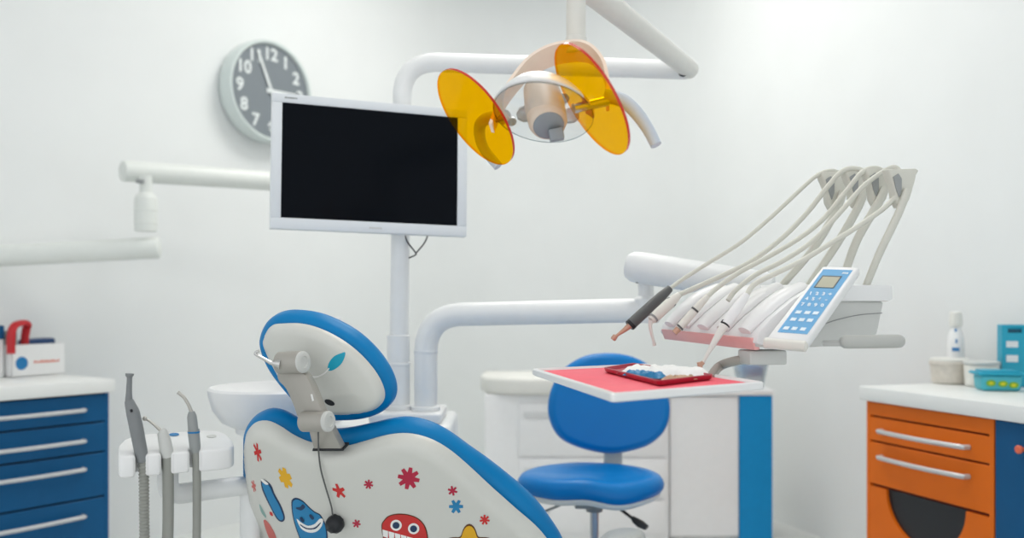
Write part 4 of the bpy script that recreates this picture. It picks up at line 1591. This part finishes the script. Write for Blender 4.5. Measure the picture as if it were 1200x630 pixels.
# orient: plane axis u may point left or right; find left side
if u_.x < 0:
    def hback(p, d):
        rf = .030
        x = np.clip(d / rf, 0, 1)
        f = rf * np.sqrt(1 - (1 - x) ** 2) * .85
        lx = (poly[:, 0].max() - p[:, 0])
        return f - .045 * np.clip(1 - lx / .13, 0, 1) ** 2
bm = B()
domed(bm, poly, P0, nb, hback, .008, .010)
bmesh.ops.recalc_face_normals(bm, faces=bm.faces)
bvh = BVHTree.FromBMesh(bm)
mats = [M['shell'], M['d_blue'], M['d_navy'], M['d_red'], M['d_crim'], M['d_yel'], M['d_brown'], M['d_white'], M['d_faint'], M['d_rose']]
BL, NV, RE_, CR_, YE, BR, WH, FA, RO = range(1, 10)
cam_o = V((0, 0, CAMZ))
def decal(bm, pxpoly, mi, layer, tree, step=4.0, smooth=True):
    pl = closed2d(pxpoly, max(24, len(pxpoly) * 6)) if smooth else np.array(pxpoly, float)
    if not smooth:
        o_ = []
        for i in range(len(pl)):
            a, b = pl[i], pl[(i + 1) % len(pl)]
            o_ += [a, (a + b) / 2]
        pl = np.array(o_)
    pts, faces, d = fill2d(pl, step)
    vs2 = []
    for x, y in pts:
        loc, nrm, idx, dist = tree.ray_cast(cam_o, ray(x, y).normalized())
        if loc is None:
            vs2.append(None); continue
        back = (cam_o - loc).normalized()
        if nrm.dot(back) < 0: nrm = -nrm
        vs2.append(bm.verts.new(loc + nrm * (.0006 + .0005 * layer) + back * .0002 * layer))
    for f in faces:
        q = [vs2[i] for i in f]
        if None not in q:
            bm.faces.new(q).material_index = mi
def star(cx, cy, r, n=6, rot=0., inner=.42, sx=1., shear=0., wid=.20):
    pts = []
    for i in range(n):
        a = rot + 2 * math.pi * i / n
        for da, rr_ in ((-wid, 1.0), (wid, 1.0), (math.pi / n, inner)):
            x, y = math.cos(a + da) * r * rr_, math.sin(a + da) * r * rr_
            pts.append((cx + x * sx + y * shear * .0, cy + y + x * sx * shear))
    return pts
db = B()
def dk(p, mi, layer=0, smooth=True, step=4.0):
    decal(db, p, mi, layer, bvh, step, smooth)
# stars
dk(star(479, 560, 13, 8, .2, .55, wid=.16), CR_, 0, False)
dk(star(530.5, 574.5, 5.8, 6, .3, .42), CR_, 0, False)
dk(star(534.5, 593, 8.4, 6, .0, .48), BL, 0, False)
dk(star(568, 608.5, 6, 7, .2, .42), RE_, 0, False)
dk(star(432, 567, 5.6, 7, .3, .45), CR_, 0, False)
dk(star(397.5, 575, 8, 5, .5, .42, shear=.45), RE_, 0, False)
dk(star(418, 613, 5, 6, .2, .45), CR_, 0, False)
dk(star(334.5, 559.5, 11, 6, .35, .62, sx=.78, shear=.75, wid=.24), YE, 0, False)
dk(star(302, 529.5, 10, 6, .4, .38, sx=.50, shear=1.2), RE_, 0, False)
dk(star(297.5, 569, 6.5, 6, .4, .45, sx=.45, shear=1.2), RO, 0, False)
# blue swooping creature at left
dk([(306, 562), (311, 562), (318, 568), (322, 578), (330, 593), (334, 606), (331, 611), (325, 608), (318, 596), (311, 582), (307, 572)], NV, 0)
dk([(307.5, 565), (311, 564), (316.5, 570), (321, 580), (328, 593), (332.2, 605), (330, 609), (325.5, 606), (319, 595), (312.5, 581), (308.5, 571)], BL, 1)
dk([(306, 561), (309, 561), (315, 566), (312, 567), (308, 564)], WH, 2)
dk([(304, 590), (308, 596), (312, 604), (311, 606), (306, 599)], FA, 0)
dk([(316, 599), (319, 600), (320, 604), (317, 603)], RE_, 0, True, 2)
dk([(309, 609), (314, 611), (321, 622), (325, 633), (328, 645), (321, 640), (313, 624)], RO, 0)
# grinning blue creature
body = [(341.5, 588), (344, 583.5), (349, 583), (356, 587), (363, 594), (369, 599), (375, 602), (379, 608), (383, 618), (384, 634), (380, 648), (366, 650), (356, 640), (348, 622), (343, 604)]
dk(body, NV, 0)
c_ = np.mean(body, axis=0)
dk([tuple(c_ + (np.array(p) - c_) * .93) for p in body], BL, 1)
dk([(348, 607), (353, 611), (361, 615), (369, 613), (375, 607), (379, 608), (377, 616), (371, 622), (362, 623), (353, 618)], WH, 2)
dk([(352, 613), (360, 617.5), (369, 617), (376, 611), (376, 612.5), (370, 618.5), (360, 619), (353, 615)], NV, 3, True, 2)
dk([(352, 605), (354.5, 605), (357, 609), (355.5, 611), (352, 608)], NV, 3, True, 2)
dk([(363, 602), (365.5, 602), (368.5, 606), (366.5, 608), (363.5, 605)], NV, 3, True, 2)
dk([(347, 594), (352, 593), (355, 590), (358, 593), (354, 597), (349, 596)], NV, 2, True, 2)
# red big eyed creature
rbody = [(447, 615), (450, 609), (455, 604), (464, 601.5), (476, 601.8), (487, 605), (495, 611), (500, 620), (502, 634), (498, 646), (475, 652), (455, 646), (449, 630)]
dk(rbody, BR, 0)
c_ = np.mean(rbody, axis=0)
dk([tuple(c_ + (np.array(p) - c_) * .955) for p in rbody], RE_, 1)
for ex, ey in ((464.5, 614.5), (485, 618.5)):
    circ = [(ex + 6.6 * math.cos(a), ey + 6.4 * math.sin(a)) for a in np.linspace(0, 2 * math.pi, 16, endpoint=False)]
    dk(circ, WH, 2)
    dk([(ex + (x - ex) * .62, ey + (y - ey) * .62) for x, y in circ], NV, 3, True, 2.5)
for k in range(5):
    x0_ = 448.5 + k * 7.2
    y0_ = 619.5 + k * 2.0
    dk([(x0_, y0_), (x0_ + 6.6, y0_ + 1.8), (x0_ + 6.4, y0_ + 10), (x0_ + .6, y0_ + 8)], WH, 2, False, 3)
dk([(449, 629), (458, 631), (482, 639), (482, 646), (456, 642)], BR, 2, False)
# yellow flower creature
fl = []
for i in range(60):
    a = 2 * math.pi * i / 60
    r_ = 24 * (1 + .24 * math.cos(5 * (a + math.pi / 2)))
    fl.append((550 + r_ * math.cos(a), 643 + r_ * math.sin(a)))
dk(fl, BR, 0, False)
dk([(550 + (x - 550) * .93, 643 + (y - 643) * .93) for x, y in fl], YE, 1, False)
merge(bm, db)
obj('back_shell', bm, mats, t, label='white back shell with cartoon stickers', fix=False, sharp=40)
# back cushion
Pc = P0 - nb * .050
cush_px = [(288, 520), (289, 503), (297, 489), (312, 481.5), (328, 484), (345, 493), (362, 502), (384, 505.5), (405, 504), (430, 499), (452, 494), (474, 491.5), (500, 497), (524, 509), (548, 526), (572, 543), (595, 561), (614, 577), (630, 593), (645, 613), (660, 638), (680, 690), (670, 740), (640, 768), (540, 780), (430, 782), (355, 772), (320, 735), (310, 690), (299, 640), (291, 590), (288, 550)]
cpoly = closed2d(to_plane(cush_px, Pc, nb), 260)
bm = B()
pillow(bm, cpoly, Pc, nb, .036, .034, .033, k=8)
obj('back_cushion', bm, M['upholstery'], t, label='blue padded back cushion')

# ---- headrest
H0 = P(380, 430, 1.93); nh = V((-.36, -.84, -.40)).normalized()
hs_px = [(306.5, 404), (309.5, 392), (318, 382), (332, 380), (350, 380), (368, 384), (388, 392.5), (408, 405), (426, 421), (441, 440), (449, 458), (448, 471), (438, 480), (420, 484), (398, 485), (376, 484), (352, 470), (333, 449), (318, 427)]
hp_ = closed2d(to_plane(hs_px, H0, nh), 180)
uh, vh, nh_ = plane_axes(nh)
def hhead(p, d):
    rf = .018
    x = np.clip(d / rf, 0, 1)
    f = rf * np.sqrt(1 - (1 - x) ** 2) * .8
    lx = (p[:, 0] - hp_[:, 0].min()) if uh.x > 0 else (hp_[:, 0].max() - p[:, 0])
    return f - .012 * np.clip(1 - lx / .06, 0, 1) ** 2 + .012 * np.clip(d / .06, 0, 1)
bm = B()
domed(bm, hp_, H0, nh, hhead, .005, .006)
bmesh.ops.recalc_face_normals(bm, faces=bm.faces)
bvh2 = BVHTree.FromBMesh(bm)
db = B()
decal(db, [(384, 432), (386, 424), (392, 417), (400, 413.5), (404.5, 412.5), (404, 418), (400, 426), (393, 432), (387, 434)], 1, 0, bvh2, 3)
decal(db, [(362, 440), (372, 440), (380, 436), (385, 431), (386, 432), (381, 437.5), (372, 442), (362, 442)], 2, 0, bvh2, 3)
decal(db, [(380.5, 470), (382, 467.5), (387, 468), (391.5, 471), (392, 474), (388, 475), (383, 473)], 3, 0, bvh2, 3)
merge(bm, db)
obj('headrest_shell', bm, [M['shell'], M['teal'], M['d_white'], M['black']], t, label='white headrest shell with a blue leaf', fix=False)
Hc = H0 - nh * .034
hc_px = [(307.5, 404), (308, 389), (316, 374), (330, 366.5), (350, 366), (372, 370), (394, 379), (416, 392), (436, 410), (452, 431), (461, 452), (460.5, 469), (449, 481), (430, 488), (405, 490.5), (378, 489), (356, 475), (335, 453), (317, 428)]
hcp = closed2d(to_plane(hc_px, Hc, nh), 180)
bm = B()
pillow(bm, hcp, Hc, nh, .026, .034, .0255, k=8)
hco = obj('headrest_cushion', bm, M['upholstery'], t, label='blue padded headrest cushion')
# ---- headrest bracket
YK = 1.83
def BK(px, py, dy=0.0):
    return P(px, py, YK + dy)
bar = V((.90, -.42, .06)).normalized()
bm = B()
c1 = BK(354, 424)
tube(bm, [c1 - bar * .058, c1 - bar * .055, c1 - bar * .004, c1], [.018, .0235, .0235, .022], 26)
obj('upper_knuckle', bm, M['bracket'], t)
bm = B()
lathe(bm, c1 + bar * .0003, bar, [(0, 0), (0, .0225), (.004, .0222), (.006, .019), (.0062, .012), (.004, .011), (.004, 0)], 32)
obj('knuckle_cap', bm, M['grey'], t)
bm = B()
c2 = BK(383, 493.5, -.012)
tube(bm, [c2 - bar * .062, c2 - bar * .058, c2 - bar * .004, c2], [.016, .021, .021, .020], 26)
obj('lower_knuckle', bm, M['bracket'], t)
bm = B()
lathe(bm, c2 + bar * .0003, bar, [(0, 0), (0, .0215), (.005, .0212), (.008, .018), (.0082, .011), (.006, .010), (.006, 0)], 32)
obj('knuckle_cap', bm, M['grey'], t)
bm = B()
ap = [(326, 438), (331, 434), (345, 433), (357, 437), (363, 445), (369, 458), (375, 473), (379, 484), (376, 494), (368, 496), (356, 494), (350, 488), (344, 472), (336, 455), (328, 446)]
d_dn = (c2 - c1).normalized()
an = bar.cross(d_dn).normalized()
if an.y > 0: an = -an
Pa = BK(352, 460, .018)
apl = closed2d([tuple(p) for p in to_plane(ap, Pa, an)], 90)
ua, va_, na = plane_axes(an)
prism(bm, [Pa + ua * p[0] + va_ * p[1] + na * .004 for p in apl], -na * .020, .003, 2)
arm_ = obj('headrest_arm', bm, M['bracket'], t)
bm = B()
tube(bm, [onpl(366.5, 461, Pa, an) - bar * -.0, onpl(368.5, 469, Pa, an)], .0022, 10)
bmesh.ops.translate(bm, verts=bm.verts, vec=an * .004)
obj('arm_button', bm, M['white'], arm_)
bm = B()
bp_ = [(361, 501), (386, 497), (391, 508), (401, 527), (368, 527), (364, 514)]
Pb = BK(380, 512, .072)
bn = V((-.26, -.82, -.30)).normalized()
prism(bm, [onpl(x, y, Pb, bn) for x, y in bp_], -bn * .020, .003, 2)
obj('slide_plate', bm, M['bracket'], t)
bm = B()
prism(bm, [onpl(x, y, Pb, bn) + bn * .001 for x, y in ((366.5, 525.2), (402, 525.2), (402.5, 528), (366, 528.2))], -bn * .03, .0008, 1)
obj('slot_trim', bm, M['black'], t)
bm = B()
tube(bm, [BK(326, 426), BK(318, 425), BK(309, 420), BK(300, 415), BK(300, 412.5), BK(303.5, 411)], [.005, .0045, .0035, .003, .003, .003], 10, 4)
tube(bm, [BK(329, 426.5), BK(322, 425.5)], [.011, .007], 14)
obj('lock_lever', bm, M['chrome'], t)
# ---- pedestal, seat, foot part, armrest (mostly below the frame)
ca_ = V((.866, .5, 0)); cw = V((.5, -.866, 0))
sb0 = V((.14, 2.32, .0))
def onshell(px, py, lift=.012):
    loc, nrm, i_, ds = bvh.ray_cast(cam_o, ray(px, py).normalized())
    return loc + (cam_o - loc).normalized() * lift
bm = B()
pl = [sb0 + cw * -.24, sb0 + cw * .24, sb0 + ca_ * .45 + cw * .25, sb0 + ca_ * .8 + cw * .2, sb0 + ca_ * .8 + cw * -.2, sb0 + ca_ * .45 + cw * -.25]
prism(bm, [p + UP * .29 for p in rrect(pl, .05)], UP * .08, .03, 4)
obj('seat_cushion', bm, M['upholstery'], t)
bm = B()
prism(bm, [p + UP * .24 for p in rrect(pl, .05)], UP * .052, .01, 2)
obj('seat_shell', bm, M['shell'], t)
bm = B()
box(bm, sb0 + ca_ * .28 + UP * .135, (ca_, cw, UP), (.30, .22, .21), .03, 3)
box(bm, sb0 + ca_ * .28 + UP * .02, (ca_, cw, UP), (.62, .42, .04), .015, 3)
obj('pedestal', bm, M['shell'], t)
bm = B()
bk_ = P0 + V((.10, .22, -.30))
tube(bm, [bk_ , V((sb0.x + .05, sb0.y, .34)), sb0 + ca_ * .12 + UP * .27], .05, 16, 5)
obj('recline_joint', bm, M['shell'], t)
bm = B()
ar = [P(x, y, 2.42) for x, y in ((695, 644), (704, 636), (716, 631.5), (734, 630.5), (747, 634), (752, 644), (748, 655), (716, 659), (697, 655))]
prism(bm, [V(p) for p in closed2d([tuple(a) for a in ar], 48)] and [V(tuple(q)) for q in closed2d([tuple(a) for a in ar], 48)], V((.03, .12, 0)), .006, 3)
tube(bm, [P(724, 652, 2.46), V((P(724, 640, 2.46).x, 2.46, .46)), sb0 + ca_ * .20 + cw * -.16 + UP * .45], .016, 12)
obj('armrest', bm, M['grip'], t, label='light grey rounded armrest')

# cord with black bulb
t = thing('hanging_bulb', 'small black ball hanging on a dark cord over the white chair back', 'cord', onshell(392, 625))
bm = B()
tube(bm, [BK(373, 503, .02), BK(373, 512, .03), onshell(373.5, 530, .022), onshell(376, 550), onshell(382, 572), onshell(388, 592), onshell(390, 604, .014)], .0018, 8, 6)
obj('cord', bm, M['darkgrey'], t)
bm = B()
cbl = onshell(392.5, 613.5, .020)
tmp = B()
bmesh.ops.create_icosphere(tmp, subdivisions=3, radius=.0215)
for v in tmp.verts:
    n_ = v.co.normalized()
    v.co *= 1 + .05 * math.sin(9 * n_.x + 2) * math.sin(8 * n_.z)
    v.co += cbl
merge(bm, tmp)
obj('ball', bm, M['black'], t)

# ---------------------------------------------------------------- suction holder and instruments
YH = 1.95
hf_l = P(139, 560, 1.90); hf_r = P(262, 548, 2.0)
hu = (hf_r - hf_l); hu.z = 0; hu.normalize()
hv = V((-hu.y, hu.x, 0))
zbt = P(0, 561, 1.90).z
HT = .047
t = thing('suction_holder', 'white notched instrument holder on a bent white arm, left of the chair', 'holder', V((hf_l.x, hf_l.y, zbt)) + hu * .11)
o = V((hf_l.x, hf_l.y, zbt))
HW = .245
def uH(px, Y=1.93):
    p = V(((px - 600) / F * Y, Y, 0)) - o
    return p.dot(hu)
nt = [uH(166, 1.90), uH(196, 1.93), uH(229, 1.96)]
outl = [(.000, .016), (.003, .004), (.014, .000)]
for q in nt:
    outl += [(q - .014, 0.0), (q - .010, .004), (q - .0095, .024), (q - .005, .030), (q + .005, .030), (q + .0095, .024), (q + .010, .004), (q + .014, 0.0)]
outl += [(HW - .04, .0), (HW - .014, .006), (HW - .003, .022), (HW, .045), (HW - .004, .075), (HW - .018, .094), (HW - .045, .104), (.075, .104), (.045, .098), (.020, .082), (.006, .055)]
bm = B()
outl = [(p[0], p[1] if p[1] < .04 else p[1] * 1.45) for p in outl]
va = [o + hu * p[0] + hv * p[1] for p in outl]
prism(bm, va, UP * HT, .0055, 3)
for v in bm.verts:
    v.co.z += .17 * (v.co - o).dot(hv)
obj('holder_block', bm, M['white'], t)
bm = B()
for px_, py_, m_ in ((204, 509, 0), (248, 511, 1)):
    tn = (UP - hv * .17).normalized()
    lathe(bm, onpl(px_, py_, o + UP * (HT + .0004), tn), tn, [(0, 0), (0, .011), (.001, .011), (.001, 0)], 20, m_)
obj('holder_buttons', bm, [M['bluemark'], M['grey']], t, label='small blue and grey marks on the top')
bm = B()
rr_ = 12 / F * 2.0
e1 = o + hu * .105 + hv * .06 + UP * .009
e2 = V((e1.x, e1.y, P(0, 580, e1.y).z))
e3 = P(293, 580, 2.12)
e3.z = e2.z
e4 = V((e3.x, e3.y, .03))
rtube(bm, [e1, e2, e3, e4], rr_, .032, 22, 10)
obj('holder_arm', bm, M['arm'], t)
bm = B()
lathe(bm, V((e4.x, e4.y, .001)), UP, [(0, 0), (0, .14), (.02, .14), (.03, .12), (.034, .03), (.034, 0)], 40)
obj('floor_foot', bm, M['arm'], t)

def notchY(q):
    return (o + hu * q + hv * .017).y
def hose_path(px0, py0, Y, drift):
    a = P(px0, py0, Y)
    pts = [a]
    for k, (dx, z_) in enumerate(((.1, .70), (.6, .60), (1.0, .50), (1.0, .38))):
        pts.append(V((a.x + drift * dx, a.y - .01 * k, z_)))
    # sweep back toward the unit below the frame
    pts += [V((a.x + drift + .06, a.y + .10, .24)), V((a.x + .25, a.y + .35, .16))]
    return pts
def corrug(path, r, amp, pitch):
    sp = spline(path, 90)
    L = 0
    rs = []
    for i, p in enumerate(sp):
        if i: L += (p - sp[i - 1]).length
        rs.append(r + amp * math.sin(2 * math.pi * L / pitch))
    return sp, rs
# evacuator
Y1 = notchY(nt[0])
t = thing('suction_handpiece', 'grey suction handpiece with flared tip and ribbed hose, leftmost in the holder', 'dental instrument', P(168, 535, Y1))
bm = B()
k1 = Y1 / F
tube(bm, [P(167.5, 541, Y1), P(165, 528, Y1), P(160.5, 505, Y1), P(156, 484, Y1), P(153, 475, Y1), P(151, 469, Y1)], [6.4 * k1, 7.4 * k1, 7.8 * k1, 7.6 * k1, 6.2 * k1, 5 * k1], 22, 4)
obj('handle_body', bm, M['sucgrey'], t)
bm = B()
tube(bm, [P(151, 473, Y1), P(151.2, 458, Y1), P(151.8, 443, Y1), P(151.8, 440, Y1), P(152, 437.5, Y1)], [4.4 * k1, 3.3 * k1, 3.0 * k1, 4.6 * k1, 4.8 * k1], 18, 5)
obj('tip', bm, M['sucgrey'], t)
bm = B()
tube(bm, [P(153.5, 479.5, Y1 - .0128), P(154.5, 482.5, Y1 - .0136)], .0028, 12)
obj('thumb_hole', bm, M['black'], t)
bm = B()
sp, rs = corrug([P(167.5, 538, Y1)] + hose_path(168.5, 552, Y1, .012)[0:], 5.5 * k1, .0011, .0075)
tube(bm, sp, rs, 14)
obj('hose', bm, M['hosegrey'], t)
# air/water syringe
Y2 = notchY(nt[1])
k2 = Y2 / F
t = thing('air_syringe', 'short grey syringe with a ball-ended angled nozzle, middle of the holder', 'dental instrument', P(196, 535, Y2))
bm = B()
tube(bm, [P(197.5, 536, Y2), P(195.5, 529, Y2), P(193, 516, Y2), P(190, 506, Y2), P(188.5, 504, Y2)], [6.2 * k2, 7.6 * k2, 7.2 * k2, 5.8 * k2, 3.5 * k2], 20, 5)
obj('handle_body', bm, M['grey'], t)
bm = B()
tube(bm, [P(189, 505, Y2), P(182, 498.5, Y2), P(175, 493, Y2), P(170.5, 490.5, Y2)], [.0036, .0028, .0026, .0026], 12, 4)
tmp = B()
bmesh.ops.create_icosphere(tmp, subdivisions=2, radius=.0056)
bmesh.ops.translate(tmp, verts=tmp.verts, vec=P(169.8, 490.2, Y2))
merge(bm, tmp)
obj('nozzle', bm, M['satin'], t)
bm = B()
tube(bm, [P(197, 533, Y2)] + hose_path(197, 552, Y2, .000), 6.3 * k2, 14, 8)
obj('hose', bm, M['hosegrey'], t)
# saliva ejector
Y3 = notchY(nt[2])
k3 = Y3 / F
t = thing('saliva_ejector', 'slim grey ejector with a thin curved metal tip, rightmost in the holder', 'dental instrument', P(229, 530, Y3))
bm = B()
tube(bm, [P(229.5, 530, Y3), P(228.5, 522, Y3), P(227, 507, Y3), P(226.8, 504, Y3), P(226.4, 503, Y3), P(225, 488, Y3), P(224.5, 482, Y3)], [5.0 * k3, 6.3 * k3, 6.6 * k3, 6.9 * k3, 5.8 * k3, 5.4 * k3, 3.4 * k3], 20, 3)
obj('handle_body', bm, M['midgrey'], t)
bm = B()
lathe(bm, P(227, 507, Y3), UP, [(0, 6.75 * k3), (.003, 6.95 * k3), (.004, 6.75 * k3)], 20)
obj('ring', bm, M['bluemark'], t)
bm = B()
tube(bm, [P(224.5, 483, Y3), P(221, 474, Y3), P(216, 466, Y3), P(210.5, 461, Y3), P(208.5, 459.5, Y3)], [.0042, .0036, .0034, .0034, .0042], 14, 5)
obj('tip', bm, M['satin'], t)
bm = B()
tube(bm, [P(229.3, 528, Y3)] + hose_path(230.5, 548, Y3, .004), 4.8 * k3, 14, 8)
obj('hose', bm, M['hosegrey'], t)

# ---------------------------------------------------------------- light, world, camera
w = bpy.data.worlds.new('World')
S.world = w
w.use_nodes = True
bg = w.node_tree.nodes['Background']
bg.inputs['Color'].default_value = (.965, .985, 1.0, 1)
bg.inputs['Strength'].default_value = 1.05

cam = bpy.data.cameras.new('Camera')
co = bpy.data.objects.new('Camera', cam)
COL.objects.link(co)
co.location = (0, 0, CAMZ)
co.rotation_euler = (math.radians(90), 0, 0)
cam.sensor_width = 36
cam.lens = F / 1200 * 36
cam.shift_y = (HZ - 315) / 1200
cam.clip_start = .05
cam.dof.use_dof = True
cam.dof.focus_distance = 1.9
cam.dof.aperture_fstop = 2.2
S.camera = co
S.view_settings.view_transform = 'Standard'
S.view_settings.look = 'None'
S.view_settings.exposure = 0.0
S.cycles.max_bounces = 8
S.cycles.transparent_max_bounces = 16
S.cycles.sample_clamp_indirect = 4
S.cycles.use_denoising = True
